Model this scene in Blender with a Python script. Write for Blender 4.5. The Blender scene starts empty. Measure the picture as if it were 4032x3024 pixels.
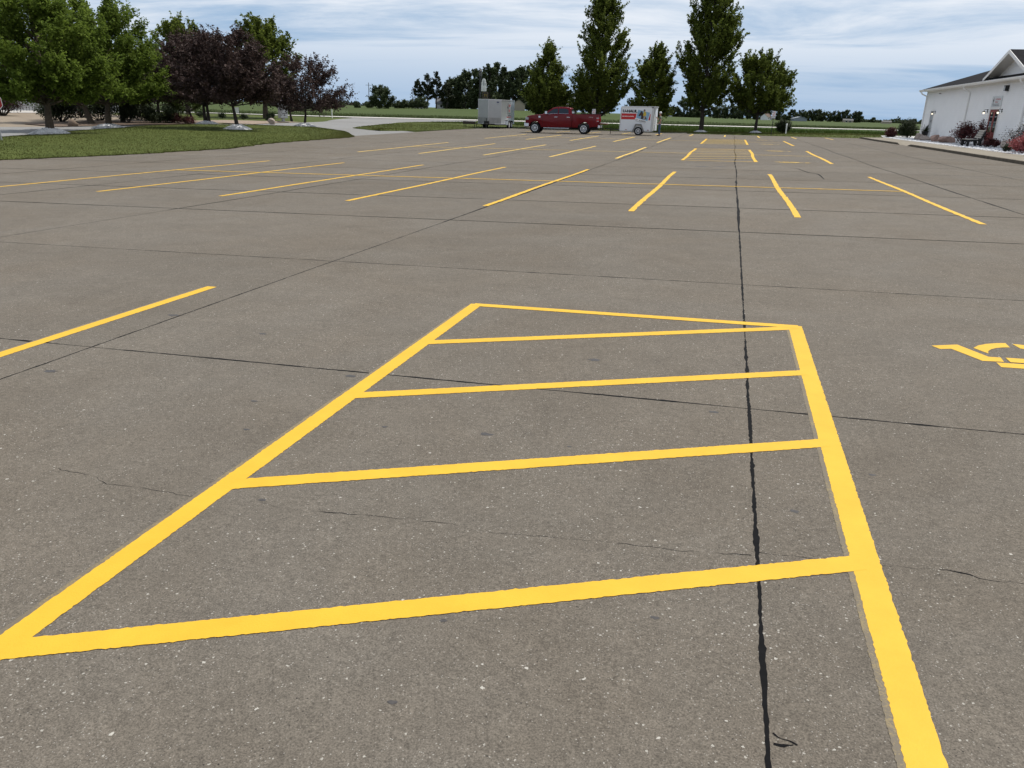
import bpy, bmesh, math, random
import numpy as np
from mathutils import Matrix, Vector
R = math.radians
random.seed(7)
scene = bpy.context.scene
col = scene.collection

# ------------------------------------------------------------------ camera
cam_d = bpy.data.cameras.new('camera'); cam = bpy.data.objects.new('camera', cam_d); col.objects.link(cam)
CAM_H = 1.54
cp, sp_, cr, sr, cy_, sy_ = math.cos(R(19.2)), math.sin(R(19.2)), math.cos(R(1.87)), math.sin(R(1.87)), math.cos(R(14.3)), math.sin(R(14.3))
rz = Matrix(((cy_, -sy_, 0), (sy_, cy_, 0), (0, 0, 1)))
fw = Vector((0, cp, -sp_)); up0 = Vector((0, sp_, cp)); rt0 = Vector((1, 0, 0))
rt = rz @ (rt0 * cr + up0 * sr); up = rz @ (up0 * cr - rt0 * sr); fw = rz @ fw
m = Matrix((rt, up, -fw)).transposed().to_4x4(); m.translation = (0, 0, CAM_H)
cam.matrix_world = m
cam_d.sensor_width = 36; cam_d.lens = 36 * 3100 / 4032; cam_d.clip_start = .05; cam_d.clip_end = 20000
scene.camera = cam

# ------------------------------------------------------------------ sky, sun, exposure
SUN_EL, SUN_AZ = R(60), math.atan2(.60, .66)      # azimuth measured from +y towards +x
w = bpy.data.worlds.new('World'); scene.world = w; w.use_nodes = True
nt = w.node_tree; nt.nodes.clear()
def N(nt, t, **k):
    n = nt.nodes.new(t)
    for a, b in k.items():
        if a.startswith('i_'):
            n.inputs[a[2:].replace('_', ' ')].default_value = b
        else: setattr(n, a, b)
    return n
L = lambda nt, a, b: nt.links.new(a, b)
sky = N(nt, 'ShaderNodeTexSky', sky_type='NISHITA', sun_disc=False, sun_elevation=SUN_EL, sun_rotation=SUN_AZ, altitude=200, air_density=1.0, dust_density=.6, ozone_density=2.5)
tc = N(nt, 'ShaderNodeTexCoord')
sepx = N(nt, 'ShaderNodeSeparateXYZ'); L(nt, tc.outputs['Generated'], sepx.inputs[0])
zz = N(nt, 'ShaderNodeMath', operation='MAXIMUM'); L(nt, sepx.outputs[2], zz.inputs[0]); zz.inputs[1].default_value = 0
zp = N(nt, 'ShaderNodeMath', operation='ADD'); L(nt, zz.outputs[0], zp.inputs[0]); zp.inputs[1].default_value = .09
dv = N(nt, 'ShaderNodeVectorMath', operation='DIVIDE'); L(nt, tc.outputs['Generated'], dv.inputs[0])
cb = N(nt, 'ShaderNodeCombineXYZ'); [L(nt, zp.outputs[0], cb.inputs[i]) for i in range(3)]
L(nt, cb.outputs[0], dv.inputs[1])
mp = N(nt, 'ShaderNodeMapping'); mp.inputs['Rotation'].default_value = (0, 0, R(-20)); mp.inputs['Scale'].default_value = (.40, .85, 0); mp.inputs['Location'].default_value = (3.1, 1.4, 0)
L(nt, dv.outputs[0], mp.inputs[0])
n1 = N(nt, 'ShaderNodeTexNoise', i_Scale=.9, i_Detail=9, i_Roughness=.62, i_Distortion=.5); L(nt, mp.outputs[0], n1.inputs['Vector'])
n2 = N(nt, 'ShaderNodeTexNoise', i_Scale=.33, i_Detail=3, i_Roughness=.5); L(nt, mp.outputs[0], n2.inputs['Vector'])
ad = N(nt, 'ShaderNodeMath', operation='ADD'); L(nt, n1.outputs[0], ad.inputs[0]); L(nt, n2.outputs[0], ad.inputs[1])
rp = N(nt, 'ShaderNodeMapRange', interpolation_type='SMOOTHSTEP'); L(nt, ad.outputs[0], rp.inputs[0])
rp.inputs[1].default_value = .79; rp.inputs[2].default_value = 1.08; rp.inputs[3].default_value = .0; rp.inputs[4].default_value = .92
al = N(nt, 'ShaderNodeMapRange', interpolation_type='SMOOTHSTEP'); L(nt, sepx.outputs[2], al.inputs[0])
al.inputs[1].default_value = .0; al.inputs[2].default_value = .13; al.inputs[3].default_value = .15; al.inputs[4].default_value = 1
mk = N(nt, 'ShaderNodeMath', operation='MULTIPLY'); L(nt, rp.outputs[0], mk.inputs[0]); L(nt, al.outputs[0], mk.inputs[1])
bg1 = N(nt, 'ShaderNodeBackground'); bg1.inputs[1].default_value = .10
hs = N(nt, 'ShaderNodeHueSaturation', i_Saturation=1.0); L(nt, sky.outputs[0], hs.inputs['Color']); L(nt, hs.outputs[0], bg1.inputs[0])
hz = N(nt, 'ShaderNodeMapRange', interpolation_type='SMOOTHSTEP'); L(nt, sepx.outputs[2], hz.inputs[0])      # moist summer haze low in the sky, all round
hz.inputs[1].default_value = .0; hz.inputs[2].default_value = .45; hz.inputs[3].default_value = .97; hz.inputs[4].default_value = .25
bg3 = N(nt, 'ShaderNodeBackground'); bg3.inputs[0].default_value = (.335, .495, .715, 1); bg3.inputs[1].default_value = 1.0
mx0 = N(nt, 'ShaderNodeMixShader'); L(nt, hz.outputs[0], mx0.inputs[0]); L(nt, bg1.outputs[0], mx0.inputs[1]); L(nt, bg3.outputs[0], mx0.inputs[2])
bg2 = N(nt, 'ShaderNodeBackground'); bg2.inputs[0].default_value = (.88, .905, .945, 1); bg2.inputs[1].default_value = 1.06
mx = N(nt, 'ShaderNodeMixShader'); L(nt, mk.outputs[0], mx.inputs[0]); L(nt, mx0.outputs[0], mx.inputs[1]); L(nt, bg2.outputs[0], mx.inputs[2])
wo = N(nt, 'ShaderNodeOutputWorld'); L(nt, mx.outputs[0], wo.inputs[0])

sd = bpy.data.lights.new('sun', 'SUN'); so = bpy.data.objects.new('sun', sd); col.objects.link(so)
sd.energy = 4.1; sd.angle = R(.8); sd.color = (1, .95, .87)
sv = Vector((math.sin(SUN_AZ) * math.cos(SUN_EL), math.cos(SUN_AZ) * math.cos(SUN_EL), math.sin(SUN_EL)))
so.rotation_euler = sv.to_track_quat('Z', 'Y').to_euler(); so.location = (0, 0, 60)
vs = scene.view_settings; vs.view_transform = 'Standard'; vs.look = 'None'; vs.exposure = 0.0; vs.gamma = 1
scene.cycles.max_bounces = 6; scene.cycles.transparent_max_bounces = 8

# ------------------------------------------------------------------ terrain
def ss(a, b, t):
    t = np.clip((t - a) / (b - a), 0, 1); return t * t * (3 - 2 * t)
def zg(x, y):
    x = np.asarray(x, float); y = np.asarray(y, float)
    xc = np.clip(x, -28, 14)
    b = .0241 - .000234 * np.clip(y - 15, 0, 56)
    z = np.interp(y, [0, 33, 42, 52], [0, -.092, -.08, -.06]) + b * xc
    ye = 80.2 + 4.3 * ss(4, 10, -xc)                       # far edge of the paving
    bank = (.10 + .012 * np.clip(xc + 3, 0, 14)) * ss(0, 3.6, y - ye)
    z = z + bank
    z = z + (-.5 - z) * ss(92, 130, y)
    return z + 1.8 * np.exp(-(((x + 90) / 70) ** 2 + ((y - 345) / 100) ** 2)) * ss(180, 260, y)
def zf(x, y): return float(zg(x, y))

# ------------------------------------------------------------------ materials
MATS = {}
def mat(name, c, rough=.7, metal=0., var=.12, scale=6., bump=0., bscale=40., c2=None, detail=5, spec=.4, coat=0., emis=None, trans=0., coords='Object', island=0., bdist=.02):
    if name in MATS: return MATS[name]
    ma = bpy.data.materials.new(name); ma.use_nodes = True; t = ma.node_tree
    b = t.nodes['Principled BSDF']; MATS[name] = ma
    b.inputs['Roughness'].default_value = rough; b.inputs['Metallic'].default_value = metal
    b.inputs['Specular IOR Level'].default_value = spec; b.inputs['Coat Weight'].default_value = coat; b.inputs['Coat Roughness'].default_value = .06
    tcn = N(t, 'ShaderNodeTexCoord')
    no = N(t, 'ShaderNodeTexNoise', i_Scale=scale, i_Detail=detail, i_Roughness=.6); L(t, tcn.outputs[coords], no.inputs['Vector'])
    mr = N(t, 'ShaderNodeMapRange'); mr.inputs[1].default_value = .3; mr.inputs[2].default_value = .7; L(t, no.outputs[0], mr.inputs[0])
    fac = mr.outputs[0]
    if island:
        ge = N(t, 'ShaderNodeNewGeometry'); ma_ = N(t, 'ShaderNodeMix'); ma_.inputs[0].default_value = island
        L(t, fac, ma_.inputs[2]); L(t, ge.outputs['Random Per Island'], ma_.inputs[3]); fac = ma_.outputs[0]
    mi = N(t, 'ShaderNodeMix', data_type='RGBA'); L(t, fac, mi.inputs[0])
    a = [max(0, v * (1 - var)) for v in c]; d = c2 if c2 else [v * (1 + var) for v in c]
    mi.inputs[6].default_value = (*a, 1); mi.inputs[7].default_value = (*d, 1)
    L(t, mi.outputs[2], b.inputs['Base Color'])
    if bump:
        nb = N(t, 'ShaderNodeTexNoise', i_Scale=bscale, i_Detail=4); L(t, tcn.outputs[coords], nb.inputs['Vector'])
        bn = N(t, 'ShaderNodeBump', i_Strength=bump, i_Distance=bdist); L(t, nb.outputs[0], bn.inputs['Height']); L(t, bn.outputs[0], b.inputs['Normal'])
    if emis:
        b.inputs['Emission Color'].default_value = (*emis[:3], 1); b.inputs['Emission Strength'].default_value = emis[3]
    if trans:
        tr = N(t, 'ShaderNodeBsdfTranslucent'); L(t, mi.outputs[2], tr.inputs[0])
        ms = N(t, 'ShaderNodeMixShader'); ms.inputs[0].default_value = trans
        out = t.nodes['Material Output']; L(t, b.outputs[0], ms.inputs[1]); L(t, tr.outputs[0], ms.inputs[2]); L(t, ms.outputs[0], out.inputs[0])
    return ma

def concrete_mat(name, base, warm, chips=True, grain=.44):
    ma = bpy.data.materials.new(name); ma.use_nodes = True; t = ma.node_tree; b = t.nodes['Principled BSDF']
    b.inputs['Roughness'].default_value = .92; b.inputs['Specular IOR Level'].default_value = .12
    tcn = N(t, 'ShaderNodeTexCoord'); V = tcn.outputs['Object']
    def noise(s, det=4, ro=.6, dist=0):
        n = N(t, 'ShaderNodeTexNoise', i_Scale=s, i_Detail=det, i_Roughness=ro, i_Distortion=dist); L(t, V, n.inputs['Vector']); return n.outputs[0]
    def rng(s, a, bb, c=0, d=1, sm=False):
        r = N(t, 'ShaderNodeMapRange'); 
        if sm: r.interpolation_type = 'SMOOTHSTEP'
        r.inputs[1].default_value = a; r.inputs[2].default_value = bb; r.inputs[3].default_value = c; r.inputs[4].default_value = d; L(t, s, r.inputs[0]); return r.outputs[0]
    def math_(op, a, bb):
        n = N(t, 'ShaderNodeMath', operation=op)
        for i, s in enumerate((a, bb)):
            if isinstance(s, (int, float)): n.inputs[i].default_value = s
            else: L(t, s, n.inputs[i])
        return n.outputs[0]
    def mixc(f, a, bb):
        n = N(t, 'ShaderNodeMix', data_type='RGBA')
        if isinstance(f, (int, float)): n.inputs[0].default_value = f
        else: L(t, f, n.inputs[0])
        for i, s in ((6, a), (7, bb)):
            if isinstance(s, tuple): n.inputs[i].default_value = (*s, 1)
            else: L(t, s, n.inputs[i])
        return n.outputs[2]
    c = mixc(rng(noise(.35, 5, .65, .6), .38, .64), base, warm)
    oi = N(t, 'ShaderNodeObjectInfo'); per = rng(oi.outputs['Random'], 0, 1, .955, 1.045)
    mot = rng(noise(1.7, 6, .7, .4), .3, .7, .91, 1.08)
    big = rng(noise(.09, 4, .6), .3, .7, .92, 1.07)
    st = rng(noise(.8, 7, .75, 1.2), .56, .72, 1, .88, True)                 # darker worn and oily patches
    g1 = rng(noise(170, 3, .75), .32, .68, 1 - grain, 1 + grain)
    g2 = rng(noise(42, 4, .7), .3, .7, 1 - grain * .42, 1 + grain * .42)
    g3 = rng(noise(9, 5, .7), .3, .7, .94, 1.06)
    v = math_('MULTIPLY', math_('MULTIPLY', math_('MULTIPLY', mot, per), big), math_('MULTIPLY', math_('MULTIPLY', g1, g2), math_('MULTIPLY', st, g3)))
    vm = N(t, 'ShaderNodeVectorMath', operation='SCALE'); L(t, c, vm.inputs[0]); L(t, v, vm.inputs['Scale']); c = vm.outputs[0]
    if chips:
        dens = rng(noise(.55, 4, .65, .5), .36, .66)
        for sc, thr, col_ in ((110, .97, (.40, .38, .335)), (190, .92, (.33, .31, .275)), (70, .996, (.48, .46, .41))):
            wv = N(t, 'ShaderNodeTexNoise', i_Scale=sc * 2.2, i_Detail=2); L(t, V, wv.inputs['Vector'])
            wa = N(t, 'ShaderNodeVectorMath', operation='MULTIPLY_ADD'); L(t, wv.outputs[1], wa.inputs[0]); wa.inputs[1].default_value = (.9 / sc,) * 3; L(t, V, wa.inputs[2])
            vo = N(t, 'ShaderNodeTexVoronoi', i_Scale=sc); L(t, wa.outputs[0], vo.inputs['Vector'])
            sepc = N(t, 'ShaderNodeSeparateColor'); L(t, vo.outputs['Color'], sepc.inputs[0])
            need = math_('SUBTRACT', 1.0, math_('MULTIPLY', math_('ADD', dens, .16), (1 - thr) * 1.5))
            isc = math_('GREATER_THAN', sepc.outputs[0], need)
            rad = rng(sepc.outputs[1], 0, 1, .22, .46)
            ins = math_('LESS_THAN', vo.outputs['Distance'], rad)
            c = mixc(math_('MULTIPLY', math_('MULTIPLY', isc, ins), .85), c, col_)
        vo = N(t, 'ShaderNodeTexVoronoi', i_Scale=70); L(t, V, vo.inputs['Vector'])
        sepc = N(t, 'ShaderNodeSeparateColor'); L(t, vo.outputs['Color'], sepc.inputs[0])
        c = mixc(math_('MULTIPLY', math_('MULTIPLY', math_('GREATER_THAN', sepc.outputs[2], .985), math_('LESS_THAN', vo.outputs['Distance'], .2)), .8), c, (.03, .028, .026))
    L(t, c, b.inputs['Base Color'])
    hsum = math_('ADD', noise(170, 3, .75), math_('MULTIPLY', noise(42, 4, .7), 1.2))
    bn = N(t, 'ShaderNodeBump', i_Strength=.55, i_Distance=.004); L(t, hsum, bn.inputs['Height']); L(t, bn.outputs[0], b.inputs['Normal'])
    return ma
M_LOT = concrete_mat('lot_concrete', (.143, .127, .106), (.133, .114, .091))
M_WALK = concrete_mat('walk_concrete', (.25, .225, .185), (.22, .195, .155), chips=False, grain=.15)
M_DRIVE = concrete_mat('drive_concrete', (.225, .225, .222), (.21, .205, .196), chips=False, grain=.15)
M_TAR = mat('tar', (.0045, .0045, .005), .85, var=.4, scale=30, spec=.12)

def paint_mat(name, c, c2, wear, worn):
    ma = bpy.data.materials.new(name); ma.use_nodes = True; t = ma.node_tree; b = t.nodes['Principled BSDF']
    b.inputs['Roughness'].default_value = .62; b.inputs['Specular IOR Level'].default_value = .3
    tcn = N(t, 'ShaderNodeTexCoord'); V = tcn.outputs['Object']
    n1 = N(t, 'ShaderNodeTexNoise', i_Scale=4, i_Detail=6, i_Roughness=.7); L(t, V, n1.inputs['Vector'])
    n2 = N(t, 'ShaderNodeTexNoise', i_Scale=120, i_Detail=4, i_Roughness=.75); L(t, V, n2.inputs['Vector'])
    r1 = N(t, 'ShaderNodeMapRange'); r1.inputs[1].default_value = .35; r1.inputs[2].default_value = .7; L(t, n1.outputs[0], r1.inputs[0])
    mi = N(t, 'ShaderNodeMix', data_type='RGBA'); L(t, r1.outputs[0], mi.inputs[0]); mi.inputs[6].default_value = (*c, 1); mi.inputs[7].default_value = (*c2, 1)
    sm = N(t, 'ShaderNodeMath', operation='ADD'); L(t, n1.outputs[0], sm.inputs[0]); L(t, n2.outputs[0], sm.inputs[1])
    r2 = N(t, 'ShaderNodeMapRange', interpolation_type='SMOOTHSTEP'); r2.inputs[1].default_value = 1.28 - wear; r2.inputs[2].default_value = 1.42 - wear; r2.inputs[4].default_value = .8; L(t, sm.outputs[0], r2.inputs[0])
    m2 = N(t, 'ShaderNodeMix', data_type='RGBA'); L(t, r2.outputs[0], m2.inputs[0]); L(t, mi.outputs[2], m2.inputs[6]); m2.inputs[7].default_value = (*worn, 1)
    L(t, m2.outputs[2], b.inputs['Base Color'])
    bn = N(t, 'ShaderNodeBump', i_Strength=.45, i_Distance=.003); L(t, n2.outputs[0], bn.inputs['Height']); L(t, bn.outputs[0], b.inputs['Normal'])
    return ma
M_YEL = paint_mat('yellow_paint', (.645, .372, .021), (.69, .418, .027), .05, (.50, .30, .024))
M_YEL_FADE = paint_mat('faded_yellow_paint', (.21, .165, .085), (.27, .205, .10), .38, (.125, .107, .085))
M_YEL_THIN = paint_mat('thin_yellow_paint', (.58, .38, .055), (.64, .44, .07), .02, (.24, .20, .14))
M_YEL_PALE = paint_mat('pale_yellow_paint', (.68, .44, .07), (.72, .48, .10), .0, (.3, .25, .16))

def grass_mat(name, c, c2, scale=.5):
    ma = bpy.data.materials.new(name); ma.use_nodes = True; t = ma.node_tree; b = t.nodes['Principled BSDF']
    b.inputs['Roughness'].default_value = .9; b.inputs['Specular IOR Level'].default_value = .1
    tcn = N(t, 'ShaderNodeTexCoord'); V = tcn.outputs['Object']
    outs = []
    for s in (scale, scale * 7, 22):
        n = N(t, 'ShaderNodeTexNoise', i_Scale=s, i_Detail=6, i_Roughness=.7); L(t, V, n.inputs['Vector']); outs.append(n.outputs[0])
    a = N(t, 'ShaderNodeMath', operation='ADD'); L(t, outs[0], a.inputs[0]); L(t, outs[1], a.inputs[1])
    a2 = N(t, 'ShaderNodeMath', operation='ADD'); L(t, a.outputs[0], a2.inputs[0]); L(t, outs[2], a2.inputs[1])
    r1 = N(t, 'ShaderNodeMapRange'); r1.inputs[1].default_value = 1.15; r1.inputs[2].default_value = 1.85; L(t, a2.outputs[0], r1.inputs[0])
    mi = N(t, 'ShaderNodeMix', data_type='RGBA'); L(t, r1.outputs[0], mi.inputs[0]); mi.inputs[6].default_value = (*c, 1); mi.inputs[7].default_value = (*c2, 1)
    L(t, mi.outputs[2], b.inputs['Base Color'])
    bn = N(t, 'ShaderNodeBump', i_Strength=.8, i_Distance=.06); L(t, outs[2], bn.inputs['Height']); L(t, bn.outputs[0], b.inputs['Normal'])
    return ma
M_LAWN = grass_mat('lawn', (.048, .066, .014), (.105, .126, .034), .4)
M_ROUGH = grass_mat('rough_grass', (.030, .058, .010), (.065, .105, .020), .25)
M_FIELD = grass_mat('crop_field', (.044, .066, .018), (.068, .092, .027), .05)
M_MULCH = mat('mulch', (.12, .085, .06), .95, var=.4, scale=9, bump=.6)
M_DIRT = mat('gravel_tan', (.235, .19, .14), .95, var=.18, scale=1.4, bump=.4, bscale=20)

# ------------------------------------------------------------------ mesh helpers
class MB:
    def __init__(s): s.v = []; s.f = []
    def add(s, vs, fs):
        o = len(s.v); s.v += [tuple(p) for p in vs]; s.f += [tuple(i + o for i in f) for f in fs]; return s
    def box(s, x0, x1, y0, y1, z0, z1, M=None):
        vs = [(x, y, z) for x in (x0, x1) for y in (y0, y1) for z in (z0, z1)]
        if M is not None: vs = [M @ Vector(p) for p in vs]
        return s.add(vs, [(0, 1, 3, 2), (4, 6, 7, 5), (0, 4, 5, 1), (2, 3, 7, 6), (0, 2, 6, 4), (1, 5, 7, 3)])
    def prism(s, poly, f0, f1):
        """poly: 2D points; f0/f1 map a 2D point to 3D for the two caps"""
        n = len(poly); vs = [f0(p) for p in poly] + [f1(p) for p in poly]
        return s.add(vs, [tuple(range(n))[::-1], tuple(range(n, 2 * n))] + [(i, (i + 1) % n, n + (i + 1) % n, n + i) for i in range(n)])
    def tube(s, path, rad, n=8, cap=True):
        pts = [Vector(p) for p in path]; k = len(pts)
        if not hasattr(rad, '__len__'): rad = [rad] * k
        rings = []
        for i, p in enumerate(pts):
            d = (pts[min(i + 1, k - 1)] - pts[max(i - 1, 0)]); d = d.normalized() if d.length > 1e-9 else Vector((0, 0, 1))
            a = d.cross(Vector((0, 0, 1)) if abs(d.z) < .9 else Vector((1, 0, 0))).normalized(); b = d.cross(a)
            rings.append([p + (a * math.cos(2 * math.pi * j / n) + b * math.sin(2 * math.pi * j / n)) * rad[i] for j in range(n)])
        vs = [q for r in rings for q in r]
        fs = [(i * n + j, i * n + (j + 1) % n, (i + 1) * n + (j + 1) % n, (i + 1) * n + j) for i in range(k - 1) for j in range(n)]
        if cap: fs += [tuple(range(n))[::-1], tuple(range((k - 1) * n, k * n))]
        return s.add(vs, fs)
    def lathe(s, prof, n=20, axis='Y', c=(0, 0, 0)):
        """prof: (radius, offset along axis)"""
        vs = []
        for r, o in prof:
            for j in range(n):
                a = 2 * math.pi * j / n; u, v_ = r * math.cos(a), r * math.sin(a)
                p = {'Y': (u, o, v_), 'Z': (u, v_, o), 'X': (o, u, v_)}[axis]
                vs.append((p[0] + c[0], p[1] + c[1], p[2] + c[2]))
        k = len(prof)
        fs = [(i * n + j, i * n + (j + 1) % n, (i + 1) * n + (j + 1) % n, (i + 1) * n + j) for i in range(k - 1) for j in range(n)]
        fs += [tuple(range(n))[::-1], tuple(range((k - 1) * n, k * n))]
        return s.add(vs, fs)
    def build(s, name, ma, parent=None, smooth=False, bevel=0., kind=None):
        me = bpy.data.meshes.new(name); me.from_pydata(s.v, [], s.f); me.validate()
        if bevel:
            bm = bmesh.new(); bm.from_mesh(me); bmesh.ops.recalc_face_normals(bm, faces=bm.faces)
            ed = [e for e in bm.edges if len(e.link_faces) == 2 and e.calc_face_angle(0) > .5]
            bmesh.ops.bevel(bm, geom=ed, offset=bevel, segments=2, affect='EDGES', profile=.5, clamp_overlap=True); bm.to_mesh(me); bm.free()
        else:
            bm = bmesh.new(); bm.from_mesh(me); bmesh.ops.recalc_face_normals(bm, faces=bm.faces); bm.to_mesh(me); bm.free()
        me.materials.append(ma)
        o = bpy.data.objects.new(name, me); col.objects.link(o)
        if parent: o.parent = parent
        if smooth:
            me.polygons.foreach_set('use_smooth', [True] * len(me.polygons))
            try: me.set_sharp_from_angle(angle=R(38))
            except Exception: pass
        if kind: o['kind'] = kind
        return o
def fast_mesh(name, V, F, ma, parent=None, smooth=False):
    V = np.asarray(V, np.float32); F = np.asarray(F, np.int32); k = F.shape[1]
    me = bpy.data.meshes.new(name); me.vertices.add(len(V)); me.vertices.foreach_set('co', V.ravel())
    me.loops.add(F.size); me.loops.foreach_set('vertex_index', F.ravel())
    me.polygons.add(len(F)); me.polygons.foreach_set('loop_start', np.arange(0, F.size, k, dtype=np.int32))
    me.update(calc_edges=True); me.materials.append(ma)
    me.polygons.foreach_set('use_smooth', np.full(len(F), smooth, bool))
    o = bpy.data.objects.new(name, me); col.objects.link(o)
    if parent: o.parent = parent
    return o
def tag(o, label, cat, group=None):
    o['label'] = label; o['category'] = cat
    if group: o['group'] = group
    return o
def thing(name, label, cat, loc, rz=0, group=None, ry=0):
    o = bpy.data.objects.new(name, None); col.objects.link(o); o.location = loc; o.rotation_euler = (0, ry, rz); o.empty_display_size = .2
    return tag(o, label, cat, group)
def grid_mesh(name, xs, ys, fz, ma, parent=None, kind=None, smooth=True):
    X, Y = np.meshgrid(xs, ys, indexing='ij'); Z = fz(X, Y); V = np.stack([X, Y, Z], -1).reshape(-1, 3)
    n, mm = X.shape; I = np.arange(n * mm).reshape(n, mm)
    F = np.stack([I[:-1, :-1], I[1:, :-1], I[1:, 1:], I[:-1, 1:]], -1).reshape(-1, 4)
    o = fast_mesh(name, V, F, ma, parent, smooth)
    if kind: o['kind'] = kind
    return o
def resample(poly, n):
    p = np.array(poly, float); d = np.r_[0, np.cumsum(np.hypot(*(p[1:] - p[:-1]).T))]
    t = np.linspace(0, d[-1], n); return np.stack([np.interp(t, d, p[:, 0]), np.interp(t, d, p[:, 1])], -1)
def loft(name, A, B, ma, off, n=60, mcross=10, bulge=None, kind='structure', jit=0):
    a, b = resample(A, n), resample(B, n); u = np.linspace(0, 1, mcross + 1)
    P = a[:, None] * (1 - u)[None, :, None] + b[:, None] * u[None, :, None]
    if jit:
        rg = np.random.default_rng(5); P[:, 0] += rg.normal(0, jit, P[:, 0].shape); P[:, -1] += rg.normal(0, jit, P[:, -1].shape)
    Z = zg(P[..., 0], P[..., 1]) + off
    if bulge is not None: Z = Z + bulge(np.linspace(0, 1, n)[:, None], u[None, :])
    V = np.concatenate([P, Z[..., None]], -1); I = np.arange(n * (mcross + 1)).reshape(n, -1)
    F = np.stack([I[:-1, :-1], I[1:, :-1], I[1:, 1:], I[:-1, 1:]], -1).reshape(-1, 4)
    o = fast_mesh(name, V.reshape(-1, 3), F, ma, None, True); o['kind'] = kind
    return o, V
def text_mesh(s, size, bold=0., shear=0., space=1.):
    cu = bpy.data.curves.new('t', 'FONT'); cu.body = s; cu.size = size; cu.offset = bold; cu.shear = shear; cu.align_x = 'LEFT'; cu.space_character = space; cu.resolution_u = 3
    o = bpy.data.objects.new('t', cu); col.objects.link(o); bpy.context.view_layer.update()
    me = bpy.data.meshes.new_from_object(o.evaluated_get(bpy.context.evaluated_depsgraph_get()))
    vs = [tuple(v.co) for v in me.vertices]; fs = [tuple(p.vertices) for p in me.polygons]
    bpy.data.objects.remove(o); bpy.data.curves.remove(cu); bpy.data.meshes.remove(me)
    return vs, fs
def text_on(mb, s, size, fn, bold=0., width=None, shear=0., space=1.):
    """fn maps (u, v) to a 3D point"""
    vs, fs = text_mesh(s, size, bold, shear, space)
    if not vs: return mb
    xs = [v[0] for v in vs]; k = width / (max(xs) - min(xs)) if width else 1; x0 = min(xs)
    return mb.add([fn((v[0] - x0) * k, v[1]) for v in vs], fs)

# ------------------------------------------------------------------ ground sheets
def axis(*segs):
    out = []
    for a, b, s in segs: out += list(np.arange(a, b, s))
    return np.array(out + [segs[-1][1]])
gx = axis((-4000, -800, 400), (-800, -240, 40), (-240, -80, 8), (-80, 40, 2), (40, 240, 10), (240, 800, 40), (800, 4000, 400))
gy = axis((-60, -4, 4), (-4, 135, 1), (135, 260, 5), (260, 460, 10), (460, 1000, 60), (1000, 6000, 500))
grid_mesh('ground', gx, gy, lambda x, y: zg(x, y) - .055, M_LAWN, kind='structure')
road_far = lambda x: 121 + 1.04 * (x + 76)
fx = axis((-900, -200, 50), (-200, 100, 6), (100, 1500, 60))
def field_pts():
    u = np.concatenate([np.linspace(0, 320, 60), np.geomspace(330, 4000, 14)])
    X = np.repeat(fx[:, None], len(u), 1); Y = np.maximum(road_far(fx), -40)[:, None] + 3 + u[None]
    return X, Y
X, Y = field_pts(); V = np.stack([X, Y, zg(X, Y) + .02], -1); I = np.arange(X.size).reshape(X.shape)
F = np.stack([I[:-1, :-1], I[1:, :-1], I[1:, 1:], I[:-1, 1:]], -1).reshape(-1, 4)
fo = fast_mesh('field', V.reshape(-1, 3), F, M_FIELD, None, True); fo['kind'] = 'structure'
M_ROAD = mat('road_concrete', (.52, .50, .46), .9, var=.08, scale=.6)
xr = np.linspace(-260, 320, 120)
ro, _ = loft('road', [(x, road_far(x) - 13) for x in xr], [(x, road_far(x)) for x in xr], M_ROAD, .05, n=160, mcross=5)
# rough unmown verge between the lot and the road
loft('verge', [(-36, 112), (-22, 96), (-10, 90.5), (20, 90), (90, 92)], [(-36, 146), (-22, 160), (-10, 173), (20, 204), (90, 276)], M_ROUGH, -.02, n=80, mcross=24)

# ------------------------------------------------------------------ parking lot: slabs, joints, paint
lot = grid_mesh('parking_lot', np.linspace(-24.4, 11.15, 36), np.concatenate([np.arange(-3, 80.1, 1.), [80.15]]), lambda x, y: zg(x, y) - .03, M_TAR, kind='structure')
XJ = [-24.4, -18.6, -13.9, -9.1, -4.14, .27, 5.1, 8.0, 11.15]
YJ = [-3, .55, 4.35, 7.98, 11.92, 15.3, 19.1, 23.1, 27.2, 31.1, 35.0, 38.9, 42.8, 46.8, 50.8, 54.75, 58.7, 62.6, 66.5, 70.4, 74.3, 80.2]
rg = np.random.default_rng(3)
for i in range(len(XJ) - 1):
    for j in range(len(YJ) - 1):
        g = .003; x0, x1, y0, y1 = XJ[i] + g, XJ[i + 1] - g, YJ[j] + g, YJ[j + 1] - g
        if j == len(YJ) - 2: y1 = 84.4 if x1 < -9 else (82.2 if x1 < -4 else 80.2)
        nx, ny = max(2, int((x1 - x0) / 1.)), max(2, int((y1 - y0) / 1.))
        xs, ys = np.linspace(x0, x1, nx + 1), np.linspace(y0, y1, ny + 1)
        Xq, Yq = np.meshgrid(xs, ys, indexing='ij'); Zq = zg(Xq, Yq)
        V = np.stack([Xq, Yq, Zq], -1).reshape(-1, 3); I = np.arange(V.shape[0]).reshape(Xq.shape)
        F = np.stack([I[:-1, :-1], I[1:, :-1], I[1:, 1:], I[:-1, 1:]], -1).reshape(-1, 4)
        ring = list(I[:, 0]) + list(I[-1, 1:]) + list(I[-2::-1, -1]) + list(I[0, -2:0:-1])
        low = V[ring] - [0, 0, .028]; o0 = len(V); k = len(ring)
        F2 = np.array([(ring[q], ring[(q + 1) % k], o0 + (q + 1) % k, o0 + q) for q in range(k)])[:, ::-1]
        fast_mesh('slab', np.r_[V, low], np.r_[F, F2], M_LOT, lot)

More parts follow.
